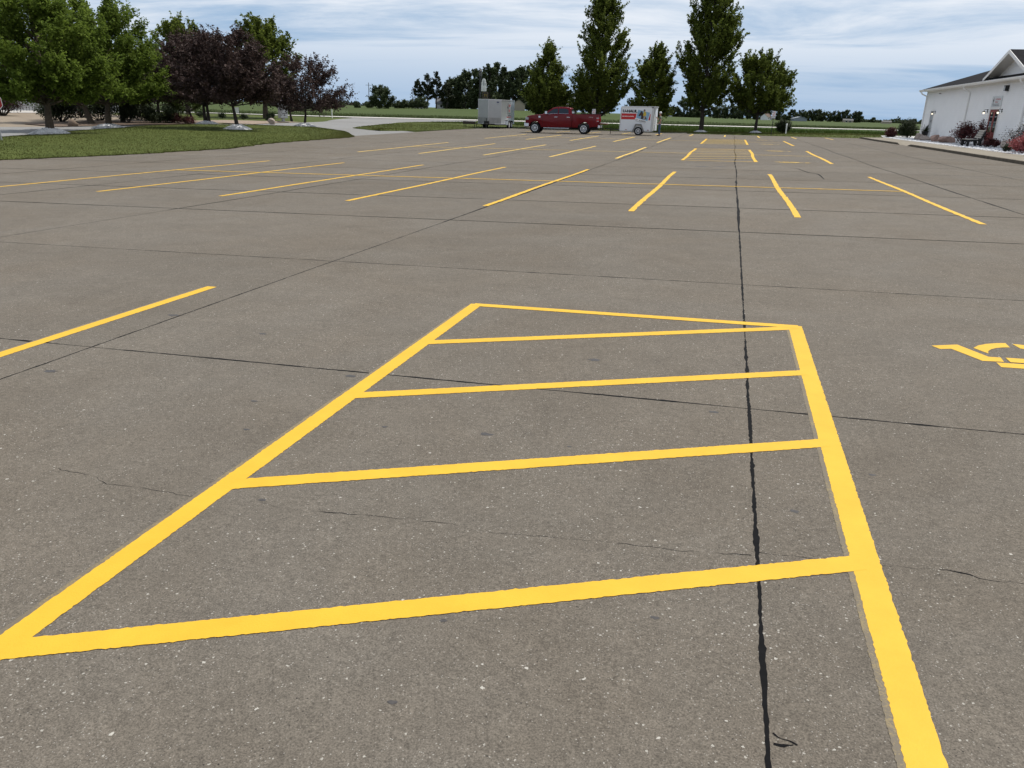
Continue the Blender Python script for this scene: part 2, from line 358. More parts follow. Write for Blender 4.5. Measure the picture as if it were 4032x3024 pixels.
def ribbon(name, pts, width, ma, off, parent, step=.05, jit=.003, wj=0., seed=0, endcap=None):
    """a painted or poured strip following the ground, with an uneven edge"""
    rg = np.random.default_rng(seed); p = np.array(pts, float)
    d = np.r_[0, np.cumsum(np.hypot(*(p[1:] - p[:-1]).T))]; n = max(2, int(d[-1] / step) + 1); t = np.linspace(0, d[-1], n)
    c = np.stack([np.interp(t, d, p[:, 0]), np.interp(t, d, p[:, 1])], -1)
    tg = np.gradient(c, axis=0); tg /= np.linalg.norm(tg, axis=1)[:, None] + 1e-9; nn = np.stack([-tg[:, 1], tg[:, 0]], -1)
    wv = width / 2 + (wj * np.interp(t, np.linspace(0, d[-1], max(3, n // 5)), rg.normal(0, 1, max(3, n // 5))) if wj else 0)
    wv = np.clip(wv, width * .2, None)
    a = c + nn * (wv + rg.normal(0, jit, n))[:, None]; b = c - nn * (wv + rg.normal(0, jit, n))[:, None]
    if endcap is not None:                                   # square the ends to a fixed y (stencil edges along x)
        a[0, 1] = b[0, 1] = p[0, 1]; a[-1, 1] = b[-1, 1] = p[-1, 1]
    P = np.concatenate([a, b]); V = np.c_[P, zg(P[:, 0], P[:, 1]) + off]; i = np.arange(n - 1)
    F = np.stack([i + n, i + n + 1, i + 1, i], -1)
    return fast_mesh(name, V, F, ma, parent)
for k, x in enumerate(XJ[1:-1]):
    wd = .016 if x == .27 else .013
    jx = [(x + (.035 * math.sin(y * .55) * min(1, max(0, (y - 14) / 20)) if x in (.27, 5.1) else 0) + random.gauss(0, .001 if y < 12 else .004), y) for y in np.arange(-2, 80, .35)]
    ribbon('joint_sealant', [q for q in jx if q[1] < 12], wd, M_TAR, .0007, lot, .02, .0016, .003 if x == .27 else .0015, k)
    ribbon('joint_sealant', [q for q in jx if q[1] > 11.6], wd * (1.8 if x == .27 else 2.2), M_TAR, .0022, lot, .2, .003, .006, k + 50)
for k, y in enumerate(YJ[1:-1]):
    near = y < 9; wd = .013 if near else (.026 if y < 13 else .03)
    jx = [(x, y + random.gauss(0, .0012 if y < 9 else .004)) for x in np.arange(-24, 11, .4)]
    ribbon('joint_sealant', jx, wd, M_TAR, .0009 if near else .0026, lot, .03 if near else .15, .0015, .0035, 90 + k)
def crack(pts, wd=.003, seed=0, off=.0006):
    rr = random.Random(seed); q = []
    for a, b in zip(pts[:-1], pts[1:]):
        n = max(2, int(math.dist(a, b) / .03))
        for i in range(n): q.append((a[0] + (b[0] - a[0]) * i / n + rr.gauss(0, .004), a[1] + (b[1] - a[1]) * i / n + rr.gauss(0, .005)))
    ribbon('crack', q + [pts[-1]], wd, M_TAR, off, lot, .015, .0004, .0012, seed)
crack([(-2.81, 2.64), (-2.63, 2.63), (-2.48, 2.57), (-2.25, 2.58), (-2.08, 2.57), (-1.93, 2.59)], .0016, 1)
crack([(-1.74, 2.6), (-1.6, 2.58), (-1.36, 2.6), (-1.17, 2.63), (-.93, 2.64), (-.73, 2.62), (-.57, 2.64), (-.38, 2.66), (.0, 2.68), (.25, 2.72)], .0014, 2)
crack([(.27, 2.74), (.45, 2.76), (.67, 2.79), (.8, 2.78), (.94, 2.81), (1.04, 2.78), (1.3, 2.8), (1.9, 2.84)], .002, 3)
ribbon('crack', [(2.0, 29.3), (2.26, 28.97), (2.44, 26.83), (2.67, 26.15), (2.66, 25.1), (2.61, 23.82)], .035, M_TAR, .003, lot, .2, .004, .006, 4)
ribbon('tar_drip', [(.285, 1.8), (.30, 1.785), (.325, 1.782), (.345, 1.772)], .008, M_TAR, .0011, lot, .008, .0006, .002, 5)
ribbon('tar_drip', [(.285, 1.76), (.305, 1.758), (.335, 1.77)], .005, M_TAR, .0013, lot, .008, .0006, .0015, 6)
M_SPOT = mat('oil_spot', (.055, .05, .048), .6, var=.3, scale=60)
def blot(x, y, r, seed, asp=1.6):
    rr = random.Random(seed); n = 14; vs = []; 
    for i in range(n):
        a = 2 * math.pi * i / n; q = r * rr.uniform(.6, 1.15); px, py = x + q * math.cos(a) * asp, y + q * math.sin(a)
        vs.append((px, py, zf(px, py) + (.0009 if y < 8 else .004)))
    MB().add(vs, [tuple(range(n))]).build('oil_spot', M_SPOT, lot)
for k, (x, y, r) in enumerate([(-2.25, 3.3, .012), (-1.58, 3.53, .012), (-1.04, 3.58, .022), (-.72, 5.04, .03), (-.06, 2.23, .011), (-.72, 2.03, .008), (-2.45, 3.69, .014), (-2.13, 4.26, .028), (-3.98, 3.82, .03), (.08, 4.24, .02), (.43, 3.13, .014), (-1.74, 2.62, .012), (-.73, 1.64, .01), (-.6, 3.54, .009), (-.83, 28.66, .16), (-.22, 28.84, .14), (-.33, 27.07, .12), (2.4, 4.9, .014), (2.0, 4.2, .012), (.8, 3.6, .012), (-4.2, 5.3, .03), (1.2, 1.9, .009), (-3.2, 5.0, .02)]):
    blot(x, y, r, k)

def stripe(x, y0, y1, wd=.102, ma=None, off=.0042, step=None, xoff=0, label=None, name='parking_stripe', wob=.0):
    st = step or (.012 if y0 < 7 else (.1 if y0 < 30 else .4)); off = .0020 if (y0 < 7 and off == .0042) else off
    pts = [(x + xoff + wob * math.sin(y * .8 + x), y) for y in np.linspace(y0, y1, max(2, int((y1 - y0) / .5)))]
    return ribbon(name, pts, wd, ma or M_YEL, off, lot, st, (.0014 if y0 < 7 else .006), 0, int(abs(x * 100) + y0 * 7), endcap=True)
# first row with the hatched aisle
stripe(-1.97, -1.2, 6.40); stripe(.655, -1.2, 6.40); stripe(-4.58, -1.2, 6.37); stripe(3.4, -1.2, 6.37)
for x, s in ((-1.97, -1), (.655, -1), (-4.58, -1)):
    stripe(x, -1.2, 6.3, .040, M_YEL_FADE, .0013, xoff=s * .052, name='faded_stripe')
ribbon('hatch_stripe', [(-1.99, 6.37), (.68, 6.37)], .10, M_YEL, .0030, lot, .012, .0014, 0, 21)
for k, (yl, yr_) in enumerate(((5.12, 6.32), (3.93, 5.14), (2.715, 3.94), (1.535, 2.77), (.35, 1.6))):
    ribbon('hatch_stripe', [(-1.95, yl), (.63, yr_)], .098, M_YEL, .0025, lot, .012, .0016, 0, 30 + k)
XS = [-15.45, -12.65, -9.75, -6.95, -4.22, -1.54, 1.225, 4.0]
for x in XS: stripe(x, 14.08, 25.4, .105, wob=.015)
ribbon('parking_stripe', [(-15.5, 20.27), (-6, 20.29), (3.98, 20.3)], .10, M_YEL, .0070, lot, .1, .006, 0, 60)
for x in XS: stripe(x - (.12 if x < -3 else .2), 32.7, 44.5, .12 if x < 0 else .13, M_YEL_PALE if x < -3 else M_YEL, wob=.02, off=.006)
ribbon('parking_stripe', [(-15.5, 38.7), (-1.8, 38.75)], .11, M_YEL_PALE, .0105, lot, .3, .006, 0, 61)
ribbon('parking_stripe', [(1.02, 38.75), (3.85, 38.6)], .11, M_YEL_PALE, .0105, lot, .3, .006, 0, 62)
LY = [42.95, 41.5, 40.2, 38.5, 36.95, 35.45, 34.0]; RY = [44.1, 42.9, 41.6, 40.1, 38.6, 37.0, 35.5]
for y in (32.68, 44.5): ribbon('hatch_stripe', [(-1.74, y), (1.02, y)], .12, M_YEL, .0098, lot, .3, .005, 0, 63)
for k in range(7): ribbon('hatch_stripe', [(-1.69, LY[k]), (.97, RY[k])], .12, M_YEL_PALE, .0098, lot, .3, .005, 0, 70 + k)
for x in XS[:-1]: stripe(x - .2, 52, 63.6, .13, M_YEL_PALE if x < -3 else M_YEL, off=.007)
stripe(3.7, 52.2, 62.6, .14, M_YEL, off=.007)
ribbon('parking_stripe', [(-15.6, 57.6), (-1.8, 57.75)], .12, M_YEL_PALE, .0115, lot, .4, .006, 0, 80)
ribbon('parking_stripe', [(1.1, 57.8), (3.6, 58)], .12, M_YEL_PALE, .0115, lot, .4, .006, 0, 81)
for y in (52.1, 63.5): ribbon('hatch_stripe', [(-1.74, y), (1.02, y)], .14, M_YEL_PALE, .0105, lot, .4, .005, 0, 82)
for k in range(8): ribbon('hatch_stripe', [(-1.69, 53 + k * 1.2), (.97, 54.3 + k * 1.2)], .20, M_YEL_THIN, .0105, lot, .4, .005, 0, 83 + k)
for x in (-17.7, -14.9, -12.0, -9.15, -6.25, -3.4, -.53, 2.3, 5.2, 8.07): stripe(x, 71.4, 77.9, .13, M_YEL_PALE, off=.007)
def poly_paint(mb, pts, dx, dy, off=.0045): return mb.add([(x + dx, y + dy, zf(x + dx, y + dy) + off) for x, y in pts], [tuple(range(len(pts)))])
def symbol(dx, dy, ma, off=.0045):
    mb = MB()
    poly_paint(mb, [(1.57, 6.08), (1.61, 6.0), (1.69, 6.03), (1.82, 5.76), (1.955, 5.775), (1.965, 5.885), (1.89, 5.88), (1.76, 6.165)], dx, dy, off)
    poly_paint(mb, [(1.85, 6.10), (1.912, 5.97), (1.93, 6.04), (1.965, 6.10), (2.01, 6.145), (2.06, 6.175), (2.11, 6.19), (2.115, 6.31), (2.05, 6.29), (1.97, 6.245), (1.90, 6.18)], dx, dy, off)
    arc = [(2.145 + r * math.cos(a), 5.965 + r * math.sin(a)) for r, rng_ in ((.335, range(88, -31, -8)), (.215, range(-30, 89, 8))) for a in [R(q) for q in rng_]]
    poly_paint(mb, arc[::-1], dx, dy, off)
    poly_paint(mb, [(1.995, 5.885), (1.995, 5.775), (2.62, 5.80), (2.62, 5.91)], dx, dy, off + .001)
    poly_paint(mb, [(1.90, 5.745), (1.90, 5.635), (2.34, 5.655), (2.34, 5.765)], dx, dy, off)
    poly_paint(mb, [(2.76 + .105 * math.cos(a), 5.87 + .105 * math.sin(a)) for a in np.linspace(0, 2 * math.pi, 17)[:-1]], dx, dy, off)
    o = mb.build('wheelchair_symbol', ma, lot); return o
symbol(0, 0, M_YEL, .002)
for dy, ma in ((27.0, M_YEL_PALE), (37.7, M_YEL_PALE), (48.2, M_YEL_PALE), (58, M_YEL_PALE)): symbol(.15, dy, ma, .011)

# ------------------------------------------------------------------ sidewalk, stone bed
def kerb_h(y): return .13 * (1 - ss(57.6, 58.6, y) * (1 - ss(61.0, 62.0, y))) * (1 - ss(78.5, 80, y) * .6)
ys = np.concatenate([np.arange(20, 80.2, .5), [80.2]])
sw = []; 
wx = np.array([11.16, 11.20, 11.34, 11.36, 12.2, 13.25]); 
xx_off = lambda y: .25 * np.maximum(0, y - 70) / 10 * 0
V = []
for y in ys:
    hgt = float(kerb_h(y)); zb = zf(11.2, y)
    prof = [(11.16, zb - .05), (11.175, zb + hgt - .012), (11.195, zb + hgt), (11.34, zb + hgt + .002), (11.348, zb + hgt - .004), (11.356, zb + hgt + .002), (12.2, zb + .135 - (.135 - hgt) * .5), (13.28, zb + .15), (13.30, zb + .05)]
    V.append([(px, y, pz) for px, pz in prof])
V = np.array(V); I = np.arange(V.shape[0] * V.shape[1]).reshape(V.shape[:2])
F = np.stack([I[:-1, :-1], I[1:, :-1], I[1:, 1:], I[:-1, 1:]], -1).reshape(-1, 4)[:, ::-1]
o = fast_mesh('sidewalk', V.reshape(-1, 3), F, M_WALK); o['kind'] = 'structure'
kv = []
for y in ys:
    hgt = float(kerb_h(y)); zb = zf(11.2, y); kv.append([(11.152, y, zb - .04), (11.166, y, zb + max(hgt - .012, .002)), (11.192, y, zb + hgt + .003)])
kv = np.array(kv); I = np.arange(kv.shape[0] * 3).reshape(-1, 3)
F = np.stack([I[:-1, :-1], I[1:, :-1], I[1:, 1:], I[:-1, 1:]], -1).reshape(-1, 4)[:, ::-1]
fast_mesh('kerb_face', kv.reshape(-1, 3), F, mat('stained_shaded_kerb', (.085, .070, .050), .95, var=.4, scale=4, bump=.5), o)  # brown kerb staining, with the face's shade also darkened into the colour
bed_z = lambda x, y: zg(11.2 + 0 * x, y) + .14 + .02 * (x - 13.3)
grid_mesh('planting_bed', np.linspace(13.29, 16.2, 8), np.linspace(20, 82, 90), lambda x, y: bed_z(x, y), mat('bed_white', (.50, .50, .50), .9, var=.3, scale=14, bump=.8), kind='structure')
ICO = None
def ico():
    global ICO
    if ICO is None:
        bm = bmesh.new(); bmesh.ops.create_icosphere(bm, subdivisions=1, radius=1)
        ICO = (np.array([v.co[:] for v in bm.verts]), np.array([[v.index for v in f.verts] for f in bm.faces])); bm.free()
    return ICO
def stones(name, P, s, ma, parent=None, seed=0, flat=.6):
    rg = np.random.default_rng(seed); v, f = ico(); n = len(P)
    sc = s * rg.uniform(.55, 1.3, (n, 1, 3)) * np.array([1, 1, flat]); a = rg.uniform(0, 6.28, n)
    vv = v[None] * (1 + rg.normal(0, .16, (n, len(v), 1))) * sc
    x = vv[..., 0] * np.cos(a)[:, None] - vv[..., 1] * np.sin(a)[:, None]; y = vv[..., 0] * np.sin(a)[:, None] + vv[..., 1] * np.cos(a)[:, None]
    vv = np.stack([x, y, vv[..., 2]], -1) + np.asarray(P)[:, None]
    F = f[None] + (np.arange(n) * len(v))[:, None, None]
    o = fast_mesh(name, vv.reshape(-1, 3), F.reshape(-1, 3), ma, parent); return o
M_WSTONE = mat('white_stone', (.70, .71, .72), .85, var=.35, scale=3, island=.7, c2=(.86, .86, .87))
rg = np.random.default_rng(11); n = 4200
px = rg.uniform(13.32, 15.9, n); py = 34 + 46 * rg.uniform(0, 1, n) ** 1.0
o = stones('white_stones', np.c_[px, py, bed_z(px, py) + .015], .06, M_WSTONE, None, 2); o['kind'] = 'stuff'; tag(o, 'loose white stones filling the bed along the white building', 'stones')

# ------------------------------------------------------------------ driveway, islands
loft('driveway', [(-24.42, -3), (-24.42, 62), (-30, 68), (-36.5, 83), (-38.4, 107), (-37.3, 119), (-44, 141)],
     [(-62, -3), (-48.5, 40), (-44.6, 48.5), (-44, 59), (-43, 64), (-42, 69), (-43, 77.7), (-44.8, 86.5), (-51.5, 104), (-57.5, 119.5), (-66, 130)], M_DRIVE, -.012, n=90, mcross=14)
loft('gravel_yard', [(-62, -3), (-48.7, 40), (-45, 48.5), (-46, 60), (-50, 66)], [(-130, -3), (-110, 40), (-92, 70), (-80, 84), (-66, 80)], M_DIRT, -.03, n=50, mcross=14)
loft('mulch_bed', [(-44.6, 46.8), (-44.1, 54), (-43.7, 60.5), (-43.2, 64)], [(-50, 49), (-52, 58), (-51, 66), (-46, 66.5)], M_MULCH, .03, n=30, mcross=8)
loft('rock_bed', [(-41.2, 65.5), (-42.1, 70), (-42.9, 77)], [(-49, 66), (-50, 74), (-46, 79)], mat('river_rock', (.26, .20, .15), .9, var=.35, scale=9, bump=.8, bscale=12), .02, n=24, mcross=8)
BF = [(-25.5, 8), (-24.1, 18), (-23.5, 22.3), (-22.3, 25.8), (-21.9, 32.5), (-23.0, 37.2), (-23.3, 42), (-23.3, 46), (-23.6, 49)]
BB = [(-33, 8), (-32.2, 18), (-32.6, 25), (-34.6, 33), (-38.8, 42), (-42.2, 52), (-42.4, 58), (-39, 62), (-33, 61.5), (-28, 57), (-23.7, 49.3)]
def berm_h(t, u): return .40 * np.sin(np.pi * np.clip(u, 0, 1)) ** .75 * (1 - ss(.80, 1.0, t) * .9) + 0 * t
isl, BV = loft('grass_island', BF, BB, M_LAWN, .012, n=110, mcross=22, bulge=berm_h, jit=.10)
BVf = BV.reshape(-1, 3)
def bz(x, y):
    i = np.argmin((BVf[:, 0] - x) ** 2 + (BVf[:, 1] - y) ** 2); return float(BVf[i, 2])
isl2, IV = loft('grass_verge', [(-27.6, 62.2), (-24.75, 66), (-24.6, 75), (-24.6, 84.6), (-22, 86), (-20, 95), (-30, 112)], [(-27.8, 62.4), (-32, 66), (-36.4, 83), (-37.5, 95), (-38.2, 107), (-37.4, 113), (-33, 113)], M_LAWN, .015, n=60, mcross=14, bulge=lambda t, u: .12 * np.sin(np.pi * u) ** .7 + 0 * t, jit=.05)

def blades(name, P, hgt, wd, ma, seed=0, parent=None, lean=.5):
    rg = np.random.default_rng(seed); n = len(P); a = rg.uniform(0, 6.28, n); hh = hgt * rg.uniform(.4, 1.3, n)
    d = np.stack([np.cos(a), np.sin(a), 0 * a], -1) * wd * rg.uniform(.5, 1.4, n)[:, None]
    tip = P + np.stack([rg.normal(0, lean, n) * hh, rg.normal(0, lean, n) * hh, hh], -1)
    V = np.stack([P - d, P + d, tip], 1).reshape(-1, 3); F = np.arange(3 * n).reshape(n, 3)
    o = fast_mesh(name, V, F, ma, parent); o['kind'] = 'stuff'; return o
M_BLADE = mat('grass_blade', (.056, .076, .017), .8, var=.25, scale=.22, island=.35, c2=(.135, .135, .048), trans=.35, spec=.05)
M_BLADE2 = mat('tall_grass_blade', (.030, .058, .008), .7, var=.35, scale=.3, island=.45, c2=(.085, .125, .022), trans=.25, spec=.2)
rg = np.random.default_rng(21)
def on_loft(Vg, n, rg, pw=1.):
    a, b = Vg.shape[:2]; t = rg.uniform(0, a - 1.001, n); u = (rg.uniform(0, 1, n) ** pw) * (b - 1.001)
    i, j = t.astype(int), u.astype(int); ft, fu = (t - i)[:, None], (u - j)[:, None]
    return Vg[i, j] * (1 - ft) * (1 - fu) + Vg[i + 1, j] * ft * (1 - fu) + Vg[i, j + 1] * (1 - ft) * fu + Vg[i + 1, j + 1] * ft * fu
o = blades('lawn_grass', np.r_[on_loft(BV, 90000, rg, 1.4), on_loft(BV, 9000, rg, 12)], .036, .012, M_BLADE, 1); tag(o, 'short mown grass covering the tree island', 'grass')
o = blades('verge_grass', on_loft(IV, 20000, rg), .06, .02, M_BLADE, 2); tag(o, 'short dry grass on the verge by the silver trailer', 'grass')
n = 42000; gx_ = rg.uniform(-22, 30, n); gy_ = 80.6 + 4.3 * ss(4, 10, -gx_) + 9 * rg.uniform(0, 1, n)
o = blades('edge_grass', np.c_[gx_, gy_, zg(gx_, gy_) - .055], .07, .02, M_BLADE, 3); tag(o, 'mown grass strip along the far edge of the parking lot', 'grass')
n = 60000; gx_ = rg.uniform(-34, 48, n); gy_ = 90.5 + (np.clip(.95 * (gx_ + 76) + 108, 100, 170) - 90.5) * rg.uniform(0, 1, n) ** 1.6
o = blades('tall_grass', np.c_[gx_, gy_, zg(gx_, gy_) - .03], .30, .035, M_BLADE2, 4, lean=.35); tag(o, 'tall rough grass in the ditch before the road', 'grass')
n = 40000; gx_ = rg.uniform(-130, 60, n); gy_ = road_far(gx_) + 3.5 + 60 * rg.uniform(0, 1, n) ** 2
o = blades('crop_rows', np.c_[gx_, gy_, zg(gx_, gy_) + .02], .28, .05, mat('crop_leaf', (.044, .066, .018), .7, var=.3, scale=.2, island=.5, c2=(.085, .110, .036), trans=.2, spec=.2), 5, lean=.5); tag(o, 'young green crop plants growing in the field', 'crop')

# ------------------------------------------------------------------ trees and shrubs
M_BARK = mat('bark', (.075, .058, .042), .95, var=.35, scale=9, bump=.9, bscale=25)
M_BARK_D = mat('dark_bark', (.040, .033, .028), .95, var=.35, scale=9, bump=.9, bscale=25)
LEAF = {
 'green': mat('leaf_green', (.080, .135, .018), .7, var=.45, scale=.55, island=.55, c2=(.20, .27, .046), trans=.46, spec=.10),
 'deep': mat('leaf_deep', (.048, .080, .016), .55, var=.45, scale=.5, island=.55, c2=(.092, .120, .030), trans=.30, spec=.08),
 'maple': mat('leaf_maple', (.060, .096, .016), .7, var=.45, scale=.6, island=.55, c2=(.185, .225, .042), trans=.42, spec=.10),
 'purple': mat('leaf_purple', (.038, .024, .022), .6, var=.4, scale=.8, island=.6, c2=(.105, .070, .062), trans=.2, spec=.12),
 'pine': mat('leaf_pine', (.026, .036, .016), .7, var=.4, scale=.4, island=.5, c2=(.048, .060, .028), trans=.1, spec=.2),
 'far': mat('leaf_far', (.040, .060, .026), .7, var=.35, scale=.12, island=.5, c2=(.085, .110, .046), trans=.2, spec=.2),
 'evergreen': mat('leaf_evergreen', (.018, .030, .010), .6, var=.4, scale=1.5, island=.55, c2=(.042, .060, .020), trans=.15, spec=.3),
 'red': mat('leaf_red', (.060, .020, .020), .6, var=.4, scale=2, island=.6, c2=(.150, .045, .045), trans=.25, spec=.3),
 'pink': mat('flower_pink', (.32, .07, .08), .7, var=.3, scale=2, island=.6, c2=(.52, .17, .17), trans=.2, spec=.2),
 'grey': mat('twig_grey', (.09, .075, .065), .8, var=.4, scale=2, island=.6, c2=(.17, .15, .125), trans=.1, spec=.2)}
def leaf_mesh(name, P, size, ma, parent, rg, upbias=.5, aspect=.6):
    n = len(P); nn = rg.normal(0, 1, (n, 3)); nn[:, 2] = np.abs(nn[:, 2]) + upbias; nn /= np.linalg.norm(nn, axis=1)[:, None]
    r = rg.normal(0, 1, (n, 3)); tt = np.cross(nn, r); tt /= np.linalg.norm(tt, axis=1)[:, None] + 1e-9; bb = np.cross(nn, tt)
    s = size * rg.uniform(.6, 1.35, n)[:, None]
    V = np.stack([P - tt * s, P - bb * s * aspect + nn * s * .12, P + tt * s, P + bb * s * aspect + nn * s * .12], 1).reshape(-1, 3)
    return fast_mesh(name, V, np.arange(4 * n).reshape(n, 4), ma, parent)
ENV = {'oval': lambda t: np.sqrt(np.clip(1 - (1.9 * t - .8) ** 2 / 1.25, 0, 1)),
       'cone': lambda t: np.clip(.62 + 1.15 * t, 0, 1) * np.clip(1 - t, 0, 1) ** .62 * 1.12,
       'column': lambda t: np.clip(.58 + 1.2 * t, 0, 1) * np.clip(1.02 - t ** 1.9, 0, 1) ** .75,
       'dome': lambda t: np.sqrt(np.clip(1 - (1.35 * t - .3) ** 2 / 1.15, 0, 1)),
       'ball': lambda t: np.sqrt(np.clip(1 - (2 * t - .95) ** 2, .02, 1))}
def tree(name, label, cat, x, y, z, H, th, Rr, env, nleaf, ls, leaf, seed, trunk_r=.14, nbr=60, ntw=900, rise=.8, wind=0., lean=(0, 0), group=None, bark=None, up_twig=.6, tw_len=.55, jit=.10, inner=.25, trunks=1, sx=1., spike=(.72, 1.06)):
    rg = np.random.default_rng(seed); t = thing(name, label, cat, (x, y, z), 0, group); ba = bark or M_BARK
    def trunk_at(zz):
        f = zz / H; return np.array([lean[0] * f * (2 - f) / 1 + wind * f * f * .3, lean[1] * f * (2 - f), zz])
    mb = MB()
    tz = np.linspace(-.12, H * .82, 9); wob = rg.normal(0, .025 * H / 6, (9, 2)); wob[:2] = 0
    for q in range(trunks):
        ox = (q - (trunks - 1) / 2) * trunk_r * 2.6
        path = [tuple(trunk_at(zz) + np.array([wob[i, 0] + ox * (1 - .6 * zz / H) * (1 + zz / H), wob[i, 1], 0])) for i, zz in enumerate(tz)]
        mb.tube(path, [trunk_r * (1.35 if i == 0 else (1.1 if i == 1 else 1 - .85 * i / 9)) for i in range(9)], 9)
    tt = rg.uniform(0.02, 1, nbr) ** .9; ph = np.arange(nbr) * 2.39996 + rg.uniform(-.5, .5, nbr)
    rad = Rr * ENV[env](tt) * rg.uniform(*spike, nbr); ztip = th + (H - th) * tt
    B0, B1, B2 = [], [], []
    for i in range(nbr):
        zs = max(th * rg.uniform(.75, 1.0), ztip[i] - rise * rad[i] - .25); zs = min(zs, H * .8)
        p0 = trunk_at(zs); c = trunk_at(ztip[i]); p2 = np.array([c[0] + rad[i] * math.cos(ph[i]) * sx + wind * tt[i] * .6, c[1] + rad[i] * math.sin(ph[i]), ztip[i]])
        p1 = (p0 + p2) / 2 + np.array([0, 0, -.06 * rad[i]]) + (p2 - p0) * np.array([.12, .12, -.05])
        B0.append(p0); B1.append(p1); B2.append(p2)
        if i % 2 == 0 or nbr < 30:
            r0 = trunk_r * (.42 - .2 * zs / H)
            q = [tuple((1 - s) ** 2 * p0 + 2 * s * (1 - s) * p1 + s * s * p2) for s in (0, .3, .6, .95)]
            mb.tube(q, [r0, r0 * .7, r0 * .42, r0 * .12], 5, cap=False)
    mb.build('trunk', ba, t, smooth=True)
    B0, B1, B2 = map(np.array, (B0, B1, B2))
    bi = rg.integers(0, nbr, ntw); s = (inner + (1 - inner) * rg.uniform(0, 1, ntw) ** .75)[:, None]
    wgt = np.linalg.norm(B2 - B0, axis=1); bi = rg.choice(nbr, ntw, p=wgt / wgt.sum())
    base = (1 - s) ** 2 * B0[bi] + 2 * s * (1 - s) * B1[bi] + s * s * B2[bi]
    od = B2[bi] - B0[bi]; od /= np.linalg.norm(od, axis=1)[:, None] + 1e-9
    dr = od * .8 + rg.normal(0, .55, (ntw, 3)) + np.array([wind * .25, 0, up_twig]); dr /= np.linalg.norm(dr, axis=1)[:, None]
    ln = tw_len * rg.uniform(.4, 1.25, ntw)[:, None]
    li = rg.integers(0, ntw, nleaf); u = rg.uniform(0, 1, nleaf)[:, None] ** .8
    P = base[li] + dr[li] * ln[li] * u + rg.normal(0, jit, (nleaf, 3)) * (1.15 - .6 * u)
    P[:, 2] = np.maximum(P[:, 2], .05)
    leaf_mesh('crown', P, ls, LEAF[leaf], t, rg)
    return t
def shrub(name, label, x, y, z, H, Rr, nleaf, ls, leaf, seed, group=None, cat='shrub', wisp=0., stems=9):
    rg = np.random.default_rng(seed); t = thing(name, label, cat, (x, y, z), 0, group)
    mb = MB(); n = 70
    ph = rg.uniform(0, 6.28, n); el = rg.uniform(.1, 1.5, n); rr = rg.uniform(.7, 1.08, n)
    tips = np.stack([Rr * np.cos(ph) * np.cos(el) * rr, Rr * np.sin(ph) * np.cos(el) * rr, H * (.32 + .68 * np.sin(el)) * rr], -1)
    for i in range(stems): mb.tube([(tips[i, 0] * .08, tips[i, 1] * .08, -.04), tuple(tips[i] * [.5, .5, .45]), tuple(tips[i] * .96)], [.022 * H, .013 * H, .004], 5)
    mb.build('stems', M_BARK_D, t)
    i = rg.integers(0, n, nleaf); s = rg.uniform(.25 + wisp * .3, 1.02, nleaf)[:, None] ** .6
    P = tips[i] * s + rg.normal(0, .09 * Rr + .02, (nleaf, 3)); P[:, 2] = np.abs(P[:, 2]) + .02
    leaf_mesh('foliage', P, ls, LEAF[leaf], t, rg)
    return t
def mound(x, y, z, r, label, seed, hgt=.30):
    t = thing('stone_mound', label, 'stone mound', (x, y, z - .02), 0, 'white stone mounds around tree trunks'); rg = np.random.default_rng(seed)
    mb = MB(); mb.lathe([(r * 1.02, -.03), (r * .9, .02), (r * .55, hgt * .72), (.05, hgt)], 22, 'Z'); mb.build('mound_core', M_WSTONE, t, smooth=True)
    n = int(520 * r * r) + 120; a = rg.uniform(0, 6.28, n); q = r * 1.04 * np.sqrt(rg.uniform(0.01, 1, n)); f = q / r
    P = np.c_[q * np.cos(a), q * np.sin(a), hgt * np.clip(1 - f ** 1.6, 0, 1) + .005]
    o = stones('stones', P, .05, M_WSTONE, t, seed); o['kind'] = 'stuff'; return t

# tree island
tree('shade_tree', 'bushy green tree with stout trunk beside the stop sign', 'tree', -32.4, 33.5, bz(-32.4, 33.5) - .03, 6.6, 1.75, 3.3, 'dome', 64000, .078, 'green', 1, .17, 120, 2600, .75, up_twig=.25, tw_len=.6, jit=.11)
mound(-32.4, 33.5, bz(-32.4, 33.5), .92, 'white stone mound around the stout trunk beside the stop sign', 1)
tree('shade_tree', 'full round green tree at the edge of the driveway behind the island', 'tree', -38.0, 44.0, bz(-38, 44) - .03, 7.5, 1.9, 3.7, 'dome', 64000, .082, 'green', 2, .17, 120, 2600, .7, up_twig=.3, tw_len=.65, jit=.11)
mound(-38.0, 44.0, bz(-38, 44), 1.0, 'white stone mound beside the driveway under the round green tree', 2)
tree('crabapple_tree', 'dark purple leaved tree with leaning trunk in the middle of the grass island', 'tree', -30.1, 46.0, bz(-30.1, 46) - .03, 5.75, 1.75, 3.3, 'dome', 36000, .075, 'purple', 3, .11, 110, 2600, .55, lean=(-.55, .1), up_twig=.2, tw_len=.6, jit=.08, bark=M_BARK_D)
mound(-30.1, 46.0, bz(-30.1, 46), .85, 'white stone mound in the middle of the mown grass island', 3)
tree('crabapple_tree', 'wide dark purple tree with twin trunks by the drive', 'tree', -40.0, 57.0, bz(-40, 57) - .03, 6.6, 1.8, 4.1, 'dome', 40000, .085, 'purple', 4, .12, 120, 2800, .6, up_twig=.3, tw_len=.7, jit=.09, bark=M_BARK_D, trunks=2)
mound(-40.0, 57.0, bz(-40, 57), .95, 'white stone mound under the twin trunks', 4)
